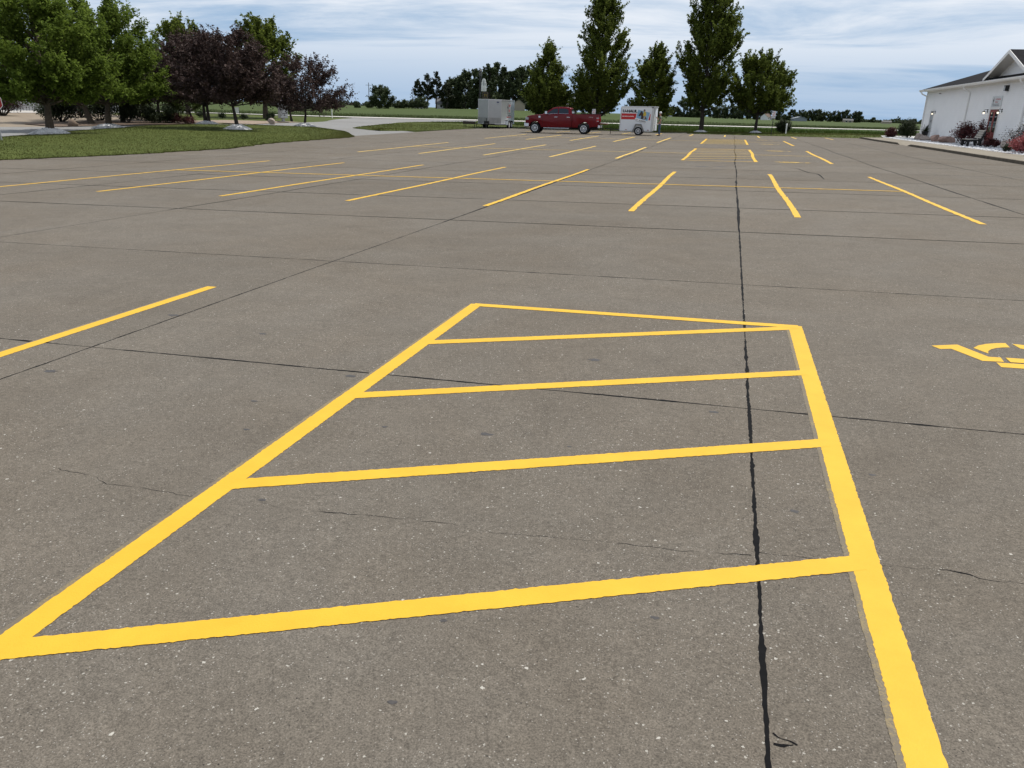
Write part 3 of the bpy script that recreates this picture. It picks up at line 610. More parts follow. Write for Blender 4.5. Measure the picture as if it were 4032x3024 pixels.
tree('crabapple_tree', 'small open purple tree with drooping twigs at the tip of the grass island', 'tree', -32.6, 59.0, bz(-32.6, 59) - .03, 5.05, 1.5, 3.2, 'dome', 22000, .072, 'purple', 5, .10, 80, 1500, .5, up_twig=.1, tw_len=.75, jit=.07, bark=M_BARK_D, lean=(.3, 0))
mound(-32.6, 59.0, bz(-32.6, 59), .95, 'white stone mound near the tip of the grass island', 5)
zq = lambda x, y: zf(x, y) + .0
tree('crabapple_tree', 'small purple tree with crooked trunk beside the mailbox unit', 'tree', -45.3, 79.3, zq(-45.3, 79.3) - .05, 4.3, 1.2, 2.3, 'dome', 11000, .065, 'purple', 6, .12, 40, 600, .6, lean=(-.5, 0), bark=M_BARK_D)
# planting bed behind the drive
tree('shade_tree', 'dark tree with pale leaning trunk behind a brown boulder', 'tree', -47.7, 53.4, zq(-47.7, 53.4), 6.6, 1.6, 3.4, 'dome', 22000, .11, 'deep', 7, .19, 90, 1600, .6, lean=(-1.2, 0))
tree('shade_tree', 'dark tree forking low in the mulch bed', 'tree', -49.0, 58.4, zq(-49, 58.4), 6.3, 1.5, 3.3, 'dome', 22000, .11, 'deep', 8, .17, 90, 1600, .6, bark=M_BARK_D)
tree('shade_tree', 'slim dark tree between clipped shrubs in the mulch bed', 'tree', -50.2, 64.5, zq(-50.2, 64.5), 6.2, 1.8, 3.2, 'dome', 20000, .11, 'deep', 9, .13, 90, 1600, .6, bark=M_BARK_D)
tree('shade_tree', 'small dark tree with thin slanting trunk beside the purple shrubs', 'tree', -44.5, 61.5, zq(-44.5, 61.5), 4.3, 1.1, 2.0, 'dome', 9000, .075, 'deep', 10, .10, 40, 500, .6, lean=(-.7, 0), bark=M_BARK_D)
tree('shade_tree', 'tall maple with rounded top rising behind the purple trees, by the yard', 'tree', -69.4, 95, zq(-69.4, 95), 11.4, 2.2, 4.0, 'oval', 24000, .17, 'maple', 11, .26, 130, 1500, .9, tw_len=.9, jit=.16, up_twig=.9)
tree('shade_tree', 'tall maple with double pointed top beside the mailbox unit', 'tree', -54.3, 89, zq(-54.3, 89), 10.8, 2.2, 3.9, 'oval', 24000, .17, 'maple', 12, .27, 130, 1500, .9, tw_len=.9, jit=.16, up_twig=.9)
tree('shade_tree', 'dark tree standing before the grey metal building', 'tree', -60, 74, zq(-60, 74), 6.5, 1.6, 3.4, 'dome', 12000, .11, 'deep', 13, .16, 50, 700, .6, bark=M_BARK_D)
for k, (x, y, H, r, lf, lb, ls, n) in enumerate([
    (-48.1, 58.0, 1.5, .95, 'evergreen', 'tall dark evergreen shrub in the mulch bed', .05, 5000), (-46.6, 59.0, 1.05, 1.15, 'evergreen', 'wide dark evergreen shrub in the mulch bed', .05, 5000),
    (-45.9, 60.2, .95, .8, 'evergreen', 'small dark evergreen shrub in the mulch bed', .05, 3000), (-45.3, 60.4, .75, .75, 'red', 'low purple shrub beside the thin slanting trunk', .04, 2500),
    (-43.9, 60.0, .7, .65, 'red', 'upright purple shrub next to a brown boulder', .04, 2000), (-63, 83.6, 1.7, 1.5, 'evergreen', 'clipped round green shrub at the far side of the drive', .08, 4000),
    (-55.1, 81.3, .55, .55, 'evergreen', 'small round green shrub at the lawn edge', .06, 900), (-52.3, 81.2, .5, .5, 'evergreen', 'small round green shrub near the white sign', .06, 900),
    (-58.9, 82.7, .6, .6, 'evergreen', 'small green shrub beside the clipped round shrub', .06, 900), (-47.3, 78.2, .45, .5, 'evergreen', 'low green shrub at the foot of the crooked purple tree', .06, 700),
    (-66, 63, 3.0, 2.2, 'purple', 'large purple shrub before the grey metal building', .09, 7000), (-55, 57.5, 2.0, 1.6, 'evergreen', 'loose dark shrub beside the gravel yard', .07, 4500),
    (-52.5, 55.5, 2.3, 1.8, 'evergreen', 'tall dark shrub behind the pale leaning trunk', .08, 5000), (-53.5, 61, 2.2, 1.9, 'evergreen', 'broad dark shrub under the low forking tree', .08, 5000), (-54, 66.5, 2.0, 1.9, 'evergreen', 'broad dark shrub behind the slim dark tree', .08, 5000), (-60, 66, 2.4, 2.0, 'purple', 'purple shrub at the back of the gravel yard', .09, 5000),
    (-53, 88, .5, .7, 'evergreen', 'low green shrub at the foot of the double topped maple', .07, 900)]):
    shrub('shrub', lb, x, y, zq(x, y), H, r, n, ls, lf, 100 + k, 'shrubs around the driveway')
# row along the far edge of the lot
row = [(-19.6, 87.5, 8.1, 1.0, 2.8, 'cone', 21000, 'low cone shaped maple behind the silver trailer, beside the red pickup'),
       (-13.9, 87.0, 13.2, 1.3, 3.5, 'column', 38000, 'tall maple behind the red pickup truck'),
       (-8.4, 87.0, 7.9, 1.0, 2.9, 'cone', 21000, 'short maple behind the box trailer'),
       (-3.05, 87.0, 14.6, 2.2, 3.6, 'column', 46000, 'tall maple with white stones at its foot'),
       (2.3, 87.0, 7.1, 2.0, 3.3, 'dome', 27000, 'short spreading maple with white stones at its foot')]
for k, (x, y, H, th, r, ev, nl, lb) in enumerate(row):
    tree('maple_tree', lb, 'tree', x, y, zq(x, y) + .05, H, th, r, ev, int(nl * 1.7), .105, 'maple', 40 + k, .19 if H > 10 else .14, 190 if H > 10 else 120, 2000 if H > 10 else 1100, 1.0, wind=.05 if k == 4 else .25, group='maples along the far edge of the lot', up_twig=.85, tw_len=1.05, jit=.085, inner=.3, bark=M_BARK_D, spike=(.58, 1.04))
mound(-3.05, 87.0, zq(-3.05, 87) - .03, .68, 'white stone mound under the tall maple at the lot edge', 6, .22)
mound(2.35, 87.0, zq(2.35, 87) - .03, .62, 'white stone mound under the short spreading maple', 7, .22)
shrub('shrub', 'large round dark shrub behind the white vent pipe', 4.9, 86.0, zq(4.9, 86) - .04, 1.3, .92, 9000, .05, 'evergreen', 130)
shrub('shrub', 'small red leaved shrub at the end of the white stone bed', 14.0, 81.3, zq(14, 81.3), .85, .58, 5000, .045, 'red', 131)
shrub('shrub', 'large dark green shrub at the corner of the white building', 15.2, 80.5, zq(15.2, 80.5), 1.65, .95, 9000, .05, 'evergreen', 132)
B_ = lambda x, y: float(bed_z(np.float64(x), np.float64(y)))
shrub('shrub', 'feathery purple shrub between the pink boulder and the bench', 14.9, 60.2, B_(14.9, 60.2), 1.35, 1.0, 4200, .045, 'red', 133, wisp=.6, stems=16)
shrub('shrub', 'tall thin purple shrub beside the red door', 15.3, 58.3, B_(15.3, 58.3), 1.5, .5, 1100, .045, 'red', 134, wisp=.9, stems=16)
shrub('shrub', 'dark purple shrub in front of the red door', 15.0, 54.6, B_(15, 54.6), .5, .5, 1500, .045, 'red', 137, wisp=.4, stems=12)
shrub('shrub', 'wispy grey twiggy shrub against the white siding', 14.6, 48.2, B_(14.6, 48.2), 1.35, .95, 1700, .035, 'grey', 135, wisp=.9, stems=40)
shrub('shrub', 'low bush with pink flowers by the sidewalk', 14.0, 45.3, B_(14, 45.3), .95, .75, 3200, .04, 'pink', 136, stems=12)
shrub('shrub', 'low leafy plant at the edge of the white stones', 13.75, 47.2, B_(13.75, 47.2), .35, .3, 500, .04, 'evergreen', 138, stems=6)

# boulders
def boulder(x, y, z, sx, sy, sz, ma, label, seed, group):
    rg = np.random.default_rng(seed); bm = bmesh.new(); bmesh.ops.create_icosphere(bm, subdivisions=3, radius=1)
    pl = rg.normal(0, 1, (11, 3)); pl /= np.linalg.norm(pl, axis=1)[:, None]; of = rg.uniform(.50, .84, 11)
    for v in bm.verts:
        p = np.array(v.co)
        for n_, o_ in zip(pl, of):
            dd = p @ n_ - o_
            if dd > 0: p = p - n_ * dd
        p = p * (1 + rg.normal(0, .012)); v.co = (p[0] * sx, p[1] * sy, p[2] * sz + sz * .62)
    me = bpy.data.meshes.new('boulder'); bm.to_mesh(me); bm.free(); me.materials.append(ma)
    o = bpy.data.objects.new('boulder', me); col.objects.link(o); o.location = (x, y, z - sz * .1); tag(o, label, 'boulder', group); return o
M_RPINK = mat('pink_rock', (.36, .245, .205), .9, var=.22, scale=5, bump=.7, bscale=14)
M_RTAN = mat('tan_rock', (.36, .30, .26), .9, var=.22, scale=5, bump=.7, bscale=14)
M_RBRN = mat('brown_rock', (.17, .125, .09), .9, var=.25, scale=5, bump=.7, bscale=14)
gb = 'boulders in the white stone bed'
boulder(14.72, 73.2, B_(14.72, 73.2), .44, .5, .40, M_RTAN, 'tall tan boulder nearest the dark corner shrub', 1, gb)
boulder(14.76, 71.0, B_(14.76, 71), .42, .45, .30, M_RTAN, 'low tan boulder between two taller boulders', 2, gb)
boulder(14.55, 66.9, B_(14.55, 66.9), .38, .45, .40, M_RPINK, 'tall pink boulder beside the long low one', 3, gb)
boulder(14.83, 64.6, B_(14.83, 64.6), .62, .75, .38, M_RPINK, 'long low pink boulder with a step on top', 4, gb)
boulder(15.3, 52.8, B_(15.3, 52.8), .45, .6, .32, M_RTAN, 'low tan boulder beside the wispy grey shrub', 5, gb)
gb = 'boulders beside the driveway'
boulder(-44.9, 48.5, zq(-44.9, 48.5), .42, .36, .34, M_RBRN, 'brown boulder in front of the pale leaning trunk', 6, gb)
boulder(-40.6, 67.4, zq(-40.6, 67.4), .36, .34, .36, M_RTAN, 'pointed tan boulder in front of the mailbox unit', 7, gb)
boulder(-42.7, 61.6, zq(-42.7, 61.6), .3, .3, .18, M_RBRN, 'small brown boulder beside the upright purple shrub', 8, gb)

# ------------------------------------------------------------------ white building
M_SIDING = mat('white_siding', (.88, .88, .88), .55, var=.03, scale=1.2)
M_TRIM = mat('white_trim', (.80, .79, .77), .5, var=.04, scale=3)
M_SHINGLE = mat('shingle', (.017, .017, .019), .95, var=.3, scale=2.5, bump=.8, bscale=9, spec=.05)
M_BLACK = mat('black_metal', (.015, .015, .016), .45, var=.2, scale=10)
M_GLASS = mat('window_glass', (.02, .024, .028), .06, var=.1, scale=2, spec=.8)
M_RDOOR = mat('red_door_paint', (.24, .032, .022), .45, var=.1, scale=3)
M_GREY = mat('grey_paint', (.36, .37, .38), .5, var=.05, scale=3)
M_LAMP = mat('lamp_glow', (.9, .85, .7), .3, var=.02, emis=(1, .87, .62, 1.6))
M_RED = mat('red_print', (.50, .022, .022), .5, var=.05, scale=3)
M_INK = mat('black_print', (.012, .012, .015), .5, var=.1, scale=3)
M_WHITE = mat('white_print', (.80, .80, .80), .5, var=.02, scale=3)
bld = thing('building', 'long white sided building with dark shingle roof and red double door', 'building', (16, 57.7, .2))
def pw(mb, name, ma, parent=bld, **k):
    o = mb.build(name, ma, parent, **k); loc = Vector((0, 0, 0)); p = parent
    while p: loc += Vector(p.location); p = p.parent
    o.location = -loc; return o
Y0, Y1 = 27.0, 79.3
core = MB().box(16.02, 29.6, Y0, Y1, .1, 4.2); 
for yy in (Y0 + .02, Y1 - .02): core.add([(16.02, yy, 4.2), (29.6, yy, 4.2), (22.8, yy, 6.45)], [(0, 1, 2)])
wall = pw(core, 'wall', M_SIDING)
mb = MB(); zz = .2
while zz < 4.08:
    z1 = min(zz + .122, 4.12)
    for ya, yb in (((Y0, 57.87), (59.89, 75.31), (76.59, Y1)) if zz < 2.5 else ((Y0, Y1),)):
        mb.add([(15.955, ya, zz), (15.955, yb, zz), (15.995, yb, z1), (15.995, ya, z1), (16.015, ya, zz + .012), (16.015, yb, zz + .012)], [(0, 1, 2, 3), (4, 5, 1, 0)])
    zz += .122
pw(mb, 'siding', M_SIDING)
pw(MB().box(15.96, 16.06, Y1 - .09, Y1 + .02, .15, 4.1), 'corner_trim', M_TRIM)
pw(MB().box(15.955, 16.01, Y0, Y1, 3.98, 4.11).box(15.5, 16.03, Y0, Y1 + .35, 4.112, 4.14), 'soffit', M_TRIM)
def slab_roof(mb, prof, y0, y1, th=.09):
    (xa, za), (xb, zb) = prof
    mb.add([(xa, y0, za), (xb, y0, zb), (xb, y1, zb), (xa, y1, za), (xa, y0, za - th), (xb, y0, zb - th), (xb, y1, zb - th), (xa, y1, za - th)], [(0, 1, 2, 3), (7, 6, 5, 4), (0, 3, 7, 4), (1, 5, 6, 2), (0, 4, 5, 1), (3, 2, 6, 7)])
mb = MB(); slab_roof(mb, ((15.47, 4.235), (22.8, 6.67)), Y0 - .3, Y1 + .4); slab_roof(mb, ((30.1, 4.235), (22.8, 6.668)), Y0 - .3, Y1 + .4)
roof = pw(mb, 'roof', M_SHINGLE)
g = [(15.36, 4.225), (15.47, 4.225), (15.47, 4.09), (15.40, 4.09), (15.36, 4.17)]
pw(MB().prism(g, lambda p: (p[0], Y0 - .3, p[1]), lambda p: (p[0], Y1 + .42, p[1])), 'gutter', M_TRIM)
mb = MB(); mb.add([(15.47, Y1 + .41, 4.22), (22.8, Y1 + .41, 6.655), (22.8, Y1 + .41, 6.47), (15.47, Y1 + .41, 4.04), (15.47, Y1 + .44, 4.22), (22.8, Y1 + .44, 6.655), (22.8, Y1 + .44, 6.47), (15.47, Y1 + .44, 4.04)], [(0, 1, 2, 3), (4, 5, 6, 7), (0, 1, 5, 4), (3, 2, 6, 7), (0, 3, 7, 4)])
pw(mb, 'rake_board', M_TRIM)
for yd in (78.95, 65.44, 53.4):
    pw(MB().tube([(15.43, yd, 4.11), (15.43, yd, 4.0), (15.50, yd, 3.9), (15.85, yd, 3.74), (15.915, yd, 3.64), (15.915, yd, .62), (15.88, yd, .5), (15.7, yd, .42)], .052, 6), 'downspout', M_TRIM, bevel=0)
# cross gable over the door
YG, ZA, ZF, HW, XG = 57.7, 5.93, 4.42, 4.45, 16.45
for s in (-1, 1):
    mb = MB(); ya, yf = YG, YG + s * HW
    q = [(ya, ZA), (yf, ZF), (yf, ZF - .1), (ya, ZA - .1)]
    mb.prism(q, lambda p: (15.74, p[0], p[1]), lambda p: (22.6, p[0], p[1])); pw(mb, 'gable_roof', M_SHINGLE)
    q = [(ya, ZA - .015), (yf, ZF - .012), (yf - s * .05, ZF - .19), (ya, ZA - .24)]
    pw(MB().prism(q, lambda p: (15.70, p[0], p[1]), lambda p: (15.738, p[0], p[1])), 'bargeboard', M_TRIM)
    q = [(ya, ZA - .105), (yf, ZF - .105), (yf, ZF - .13), (ya, ZA - .13)]
    pw(MB().prism(q, lambda p: (15.745, p[0], p[1]), lambda p: (XG + .05, p[0], p[1])), 'gable_soffit', M_TRIM)
mb = MB(); zz = 4.3
while zz < ZA - .2:
    hw = lambda z: max(0, (ZA - .12 - z) / (ZA - ZF) * HW); a, b = hw(zz), hw(zz + .112)
    mb.add([(XG - .02, YG - a, zz), (XG - .02, YG + a, zz), (XG, YG + b, zz + .112), (XG, YG - b, zz + .112), (XG + .012, YG - a, zz), (XG + .012, YG + a, zz)], [(0, 1, 2, 3), (4, 5, 1, 0)]); zz += .112
pw(mb, 'gable_siding', M_SIDING)
# red double door
dz0 = .36
fr = MB().box(15.93, 16.03, 57.86, 57.96, dz0, 2.56).box(15.93, 16.03, 59.80, 59.90, dz0, 2.56).box(15.925, 16.03, 57.86, 59.90, 2.50, 2.62); pw(fr, 'door_frame', M_TRIM)
for ya, yb in ((57.97, 58.87), (58.89, 59.79)):
    dpt = MB().box(15.955, 16.01, ya, yb, dz0, 1.12).box(15.955, 16.01, ya, yb, 2.34, 2.49).box(15.955, 16.01, ya, ya + .15, 1.12, 2.34).box(15.955, 16.01, yb - .15, yb, 1.12, 2.34).box(15.948, 15.96, ya + .14, yb - .14, .48, 1.0)
    door = pw(dpt, 'door', M_RDOOR)
    pw(MB().box(15.972, 15.99, ya + .15, yb - .15, 1.12, 2.34), 'pane', M_GLASS, door)
    mu = MB()
    for z in (1.43, 1.73, 2.04): mu.box(15.965, 15.975, ya + .15, yb - .15, z, z + .022)
    pw(mu, 'glazing_bar', M_TRIM, door)
pw(MB().tube([(15.94, 58.84, 1.25), (15.91, 58.84, 1.25), (15.91, 58.84, 1.5), (15.94, 58.84, 1.5)], .012, 6), 'door_handle', M_TRIM)
pw(MB().box(15.94, 16.03, 75.30, 75.38, .3, 2.52).box(15.94, 16.03, 76.52, 76.60, .3, 2.52).box(15.938, 16.03, 75.30, 76.60, 2.50, 2.6), 'door_frame', M_TRIM)
d1 = pw(MB().box(15.965, 16.01, 75.39, 76.51, .32, 2.49), 'door', M_GREY); pw(MB().box(15.958, 15.97, 75.8, 76.05, 1.62, 1.8), 'door_sign', M_INK, d1)
def lantern(y, z, label):
    t = thing('wall_lantern', label, 'lantern', (15.975, y, z), 0, 'lit lanterns on the white wall')
    MB().box(-.03, .0, -.05, .05, -.02, .2).tube([(-.02, 0, .14), (-.18, 0, .17), (-.22, 0, .13), (-.22, 0, .07)], .014, 6).build('bracket', M_BLACK, t)
    MB().lathe([(.02, .09), (.06, .06), (.10, .02), (.10, .005)], 12, 'Z', (-.22, 0, 0)).build('cap', M_BLACK, t)
    MB().lathe([(.04, .004), (.06, -.03), (.055, -.08), (.02, -.105)], 12, 'Z', (-.22, 0, 0)).build('globe', M_LAMP, t, smooth=True)
lantern(60.45, 2.33, 'lit black lantern between the red door and the downspout'); lantern(57.45, 2.33, 'lit black lantern above the doorbell side of the red door'); lantern(75.0, 2.33, 'lit black lantern beside the narrow grey door')
t = thing('flood_light', 'dark wall pack light above the sign panel on the white wall', 'light', (15.98, 57.2, 3.7)); MB().box(-.22, 0, -.17, .17, -.16, .17).build('housing', M_BLACK, t, bevel=.02); MB().box(-.235, -.221, -.13, .13, -.15, .10).build('lens', mat('lens', (.4, .4, .38), .2), t)
t = thing('flood_light', 'small twin security light high above the narrow grey door', 'light', (15.98, 74.3, 3.86)); MB().lathe([(.05, 0), (.05, .03)], 10, 'X', (-.03, 0, 0)).build('mount', M_TRIM, t)
for s in (-1, 1): MB().lathe([(.03, -.06), (.055, .05)], 10, 'Y', (-.08, s * .1, -.02)).build('lamp', M_GREY, t)
t = thing('sign_panel', 'white sign panel with red lettering above the red door', 'sign', (15.94, 58.87, 2.66))
MB().box(0, .02, -1.02, 1.02, 0, .64).build('panel', mat('sign_white', (.62, .64, .65), .4, var=.05, scale=2), t)
def squig(mb, y0, y1, z0, hgt, n, x=-.004, th=.02):
    """loose script strokes: lettering too blurred to read"""
    rr = random.Random(int(y0 * 100 + z0 * 1000)); k = n * 6
    pts = [(y0 + (y1 - y0) * i / k, z0 + hgt * (.5 + .5 * math.sin(i * 1.9 + rr.uniform(-.5, .5))) * rr.uniform(.55, 1)) for i in range(k + 1)]
    for a, b in zip(pts[:-1], pts[1:]): mb.add([(x, a[0], a[1] - th), (x, b[0], b[1] - th), (x, b[0], b[1] + th), (x, a[0], a[1] + th)], [(0, 1, 2, 3)])
    return mb
mb = MB(); squig(mb, .28, -.78, .40, .10, 9); squig(mb, .28, -.28, .24, .09, 5); mb.build('lettering', M_RED, t)
mb = MB(); mb.box(-.006, -.002, .62, .68, .17, .56).box(-.006, -.002, .55, .76, .32, .44).box(-.006, -.002, -.66, .80, .14, .165); squig(mb, .70, -.62, .05, .05, 10, th=.012); mb.build('emblem', M_INK, t)

# things in front of the building
t = thing('bench', 'black framed bench with pale seat slats in the white stone bed', 'bench', (14.45, 56.2, B_(14.45, 56.2)))
M_SLAT = mat('bench_slat', (.40, .37, .32), .7, var=.15, scale=5)
for yy in (-.62, .62):
    q = [(-.55, 0), (-.42, 0), (-.38, .30), (.10, .34), (.2, .0), (.34, 0), (.24, .38), (.42, .92), (.30, .95), (.12, .44), (-.55, .40)]
    MB().prism(q, lambda p, yy=yy: (p[0], yy - .03, p[1]), lambda p, yy=yy: (p[0], yy + .03, p[1])).build('end_frame', M_BLACK, t)
for k in range(4): MB().box(-.52 + k * .15, -.40 + k * .15, -.66, .66, .41 + k * .005, .44 + k * .005).build('seat_slat', M_SLAT, t)
for k in range(4):
    M = Matrix.Translation((.17 + k * .052, 0, .56 + k * .125)) @ Matrix.Rotation(R(-70), 4, 'Y'); MB().box(-.05, .05, -.66, .66, -.014, .014, M).build('back_slat', M_SLAT, t)
t = thing('planter', 'black tapered planter with spiky leaves beside the narrow grey door', 'planter', (15.2, 73.6, B_(15.2, 73.6)))
MB().lathe([(.17, 0), (.26, .62), (.28, .62), (.28, .68), (.24, .68), (.23, .60)], 14, 'Z').build('pot', M_BLACK, t)
rg = np.random.default_rng(77); mb = MB()
for k in range(60):
    a, e, l = rg.uniform(0, 6.28), rg.uniform(.1, 1.4), rg.uniform(.45, .8); d = Vector((math.cos(a) * math.cos(e), math.sin(a) * math.cos(e), math.sin(e))); sd_ = Vector((-math.sin(a), math.cos(a), 0)) * .025
    p0 = Vector((0, 0, .64)); p1 = p0 + d * l * .6; p2 = p0 + d * l + Vector((0, 0, -.12 * l))
    mb.add([p0 - sd_, p0 + sd_, p1 + sd_, p1 - sd_, p2], [(0, 1, 2, 3), (3, 2, 4)])
mb.build('leaves', LEAF['evergreen'], t)
t = thing('plant_stand', 'small black wire plant stand beside the long pink boulder', 'stand', (15.2, 62.7, B_(15.2, 62.7)))
for a in range(4): MB().tube([(.2 * math.cos(a * 1.571 + .4), .2 * math.sin(a * 1.571 + .4), 0), (.16 * math.cos(a * 1.571 + .4), .16 * math.sin(a * 1.571 + .4), .42)], .014, 5).build('leg', M_BLACK, t)
MB().lathe([(.2, .42), (.2, .44)], 14, 'Z').build('top', M_BLACK, t)

# ------------------------------------------------------------------ wheels and vehicles
M_TYRE = mat('tyre', (.014, .014, .015), .85, var=.2, scale=20)
M_CHROME = mat('chrome', (.72, .73, .75), .18, 1.0, var=.04, scale=4)
M_RIMW = mat('white_rim', (.72, .72, .72), .4, var=.05, scale=6)
M_UNDER = mat('underbody', (.01, .01, .011), .9, var=.2)
M_PAINT = mat('red_paint', (.125, .001, .006), .35, .0, var=.05, scale=1.5, coat=.18, spec=.2)
def wheel(parent, x, y, z, r, wd, rr, side, rim_m, spokes=6):
    """side: -1 outer face towards -y"""
    s = side; h2 = wd / 2
    prof = [(rr * .98, -h2 * .8), (rr * 1.08, -h2), (r * .93, -h2), (r, -h2 * .7), (r, h2 * .7), (r * .93, h2), (rr * 1.08, h2), (rr * .98, h2 * .8)]
    w_ = MB().lathe(prof, 28, 'Y').build('wheel', M_TYRE, parent, smooth=True); w_.location = (x, y, z)
    yo = s * h2 * .82
    mb = MB().lathe([(rr, yo - s * .01), (rr, yo + s * .03), (rr * .86, yo + s * .03), (rr * .84, yo - s * .05)], 28, 'Y')
    for k in range(spokes):
        a = 2 * math.pi * k / spokes; M = Matrix.Rotation(a, 4, 'Y')
        for q in (-1, 1):
            mb.box(rr * .12, rr * .9, min(yo, yo + s * .028), max(yo, yo + s * .028), q * rr * .14 - rr * .05, q * rr * .14 + rr * .05, M)
    mb.lathe([(rr * .2, yo - s * .02), (rr * .2, yo + s * .035), (rr * .06, yo + s * .045)], 12, 'Y')
    mb.build('rim', rim_m, w_)
    MB().lathe([(rr * .9, yo - s * .06), (rr * .9, yo - s * .055)], 20, 'Y').build('brake_disc', M_UNDER, w_)
    return w_
TX, TY = -13.74, 68.62
trk = thing('pickup_truck', 'dark red crew cab pickup truck with lowered tailgate', 'pickup truck', (TX, TY, zf(TX, TY) + .004), R(3.0), ry=-math.atan(.0115))
# local x: front at -3.1 ... rear at +3.05; near (camera) side at -y
f2 = lambda p: p[0] - 3.1
def arc_pts(cx, r, a0, a1, n=9, cz=.44): return [(cx + r * math.cos(R(a)), cz + r * math.sin(R(a))) for a in np.linspace(a0, a1, n)]
front = [(.05, .62), (.0, .80), (.02, 1.02), (.07, 1.24), (.20, 1.36), (.55, 1.42), (1.42, 1.49), (3.92, 1.51), (3.92, .50), (1.40, .47)] + arc_pts(.82, .53, 5, 172)
MB().prism(front, lambda p: (f2(p), -.985, p[1]), lambda p: (f2(p), .985, p[1])).build('body', M_PAINT, trk, smooth=True, bevel=.055)
for s in (-1, 1):
    bedp = [(3.935, 1.56), (6.10, 1.58), (6.13, 1.0), (6.10, .60), (5.50, .56)] + arc_pts(4.92, .53, 8, 172) + [(4.3, .50), (3.935, .50)]
    MB().prism(bedp, lambda p: (f2(p), s * .985, p[1]), lambda p: (f2(p), s * .88, p[1])).build('bed_side', M_PAINT, trk, smooth=True, bevel=.03)
    MB().box(.86, 3.0, s * .995 if s < 0 else .87, -.87 if s < 0 else .995, 1.585, 1.612).build('bed_rail', M_BLACK, trk)
MB().box(.845, .885, -.87, .87, .62, 1.54).box(.88, 3.0, -.87, .87, .62, .72).build('bed_liner', M_BLACK, trk)
MB().box(-2.6, 2.85, -.72, .72, .36, .66).box(-1.6, .85, -.92, .92, .42, .5).build('chassis', M_UNDER, trk)
M = Matrix.Translation((3.05, 0, .80)) @ Matrix.Rotation(R(3), 4, 'Y'); tg_ = MB().box(0, .66, -.80, .80, .02, .09, M).build('tailgate', M_PAINT, trk, bevel=.02); MB().box(.02, .62, -.76, .76, .091, .10, M).build('tailgate_liner', M_BLACK, tg_)
def hwid(z): return .955 - .235 * (z - 1.46) / .62
cab = [(1.36, 1.44), (1.55, 1.56), (2.22, 1.98), (2.42, 2.06), (2.8, 2.10), (3.35, 2.10), (3.68, 2.05), (3.80, 1.98), (3.90, 1.50), (3.90, 1.44)]
MB().prism(cab, lambda p: (f2(p), -hwid(p[1]), p[1]), lambda p: (f2(p), hwid(p[1]), p[1])).build('cab', M_PAINT, trk, smooth=True, bevel=.04)
for s in (-1, 1):
    for nm, q in (('window', [(1.86, 1.53), (1.95, 1.67), (2.36, 1.93), (2.72, 1.97), (2.72, 1.57), (2.2, 1.56), (2.05, 1.52)]), ('window', [(2.80, 1.57), (2.80, 1.97), (3.38, 1.97), (3.58, 1.90), (3.62, 1.57)])):
        o = MB().prism(q, lambda p: (f2(p), s * (hwid(p[1]) + .006), p[1]), lambda p: (f2(p), s * (hwid(p[1]) - .02), p[1])).build(nm, M_GLASS, trk)
        ch = MB().tube([(f2(p), s * (hwid(p[1]) + .009), p[1]) for p in ((q[0], q[-1], q[-2], q[-3]) if len(q) == 7 else (q[0], q[-1]))], .013, 5).build('chrome_strip', M_CHROME, o)
    for a, b in ((.0, .0),):
        for xd, zt in ((1.46, 1.44), (2.76, 1.5), (3.80, 1.5)): MB().box(xd - 3.108, xd - 3.096, s * .9872 if s > 0 else -.9872, .97 if s > 0 else -.97, .56, zt).build('door_gap', M_UNDER, trk)
    for xd in (2.45, 3.48): MB().box(xd - 3.1, xd - 2.84, min(s * .985, s * 1.02), max(s * .985, s * 1.02), 1.275, 1.325).build('door_handle', M_CHROME, trk, bevel=.01)
    MB().box(-1.55, .62, min(s * .86, s * 1.04), max(s * .86, s * 1.04), .40, .455).build('running_board', M_CHROME, trk, bevel=.012)
    mi_ = MB().box(-1.37, -1.20, min(s * .95, s * 1.05), max(s * .95, s * 1.05), 1.53, 1.57).box(-1.42, -1.22, min(s * 1.04, s * 1.26), max(s * 1.04, s * 1.20), 1.52, 1.74).build('mirror', M_CHROME if s < 0 else M_BLACK, trk, bevel=.03)
    MB().box(-3.10, -2.80, min(s * .80, s * .992), max(s * .80, s * .992), 1.02, 1.25).build('headlight', mat('headlight_glass', (.30, .31, .33), .12, var=.1, spec=.8), trk, bevel=.04)
    tl = MB().box(2.85, 3.045, min(s * .86, s * .993), max(s * .86, s * .993), .98, 1.34).build('tail_light', mat('tail_red', (.35, .02, .02), .2, spec=.7), trk, bevel=.02)
    MB().box(2.86, 3.05, min(s * .87, s * .9975), max(s * .87, s * .9975), 1.24, 1.32).build('clear_lens', mat('headlight_glass', ()), tl)
    MB().box(2.90, 3.05, min(s * .87, s * .9975), max(s * .87, s * .9975), 1.0, 1.06).build('reverse_lens', mat('headlight_glass', ()), tl)
    MB().box(-1.98, -1.82, min(s * .98, s * .992), max(s * .98, s * .992), 1.22, 1.37).build('fender_badge', M_CHROME, trk)
    # dark flared wheel arch lips
    for cx in (.82, 4.92):
        pts = [(c - 3.1, s * .982, z) for c, z in arc_pts(cx, .53, 4, 174, 14)]; MB().tube(pts, .022, 5).build('arch_lip', M_PAINT, trk)
ws = [(-1.66, -.86, 1.52), (-1.66, .86, 1.52), (-.90, .76, 1.99), (-.90, -.76, 1.99)]
ws = [(1.47, -.85, 1.53), (1.47, .85, 1.53), (2.19, .75, 1.985), (2.19, -.75, 1.985)]
MB().add([(x - 3.1 - .02, y, z + .012) for x, y, z in ws], [(0, 1, 2, 3)]).build('windshield', M_GLASS, trk)
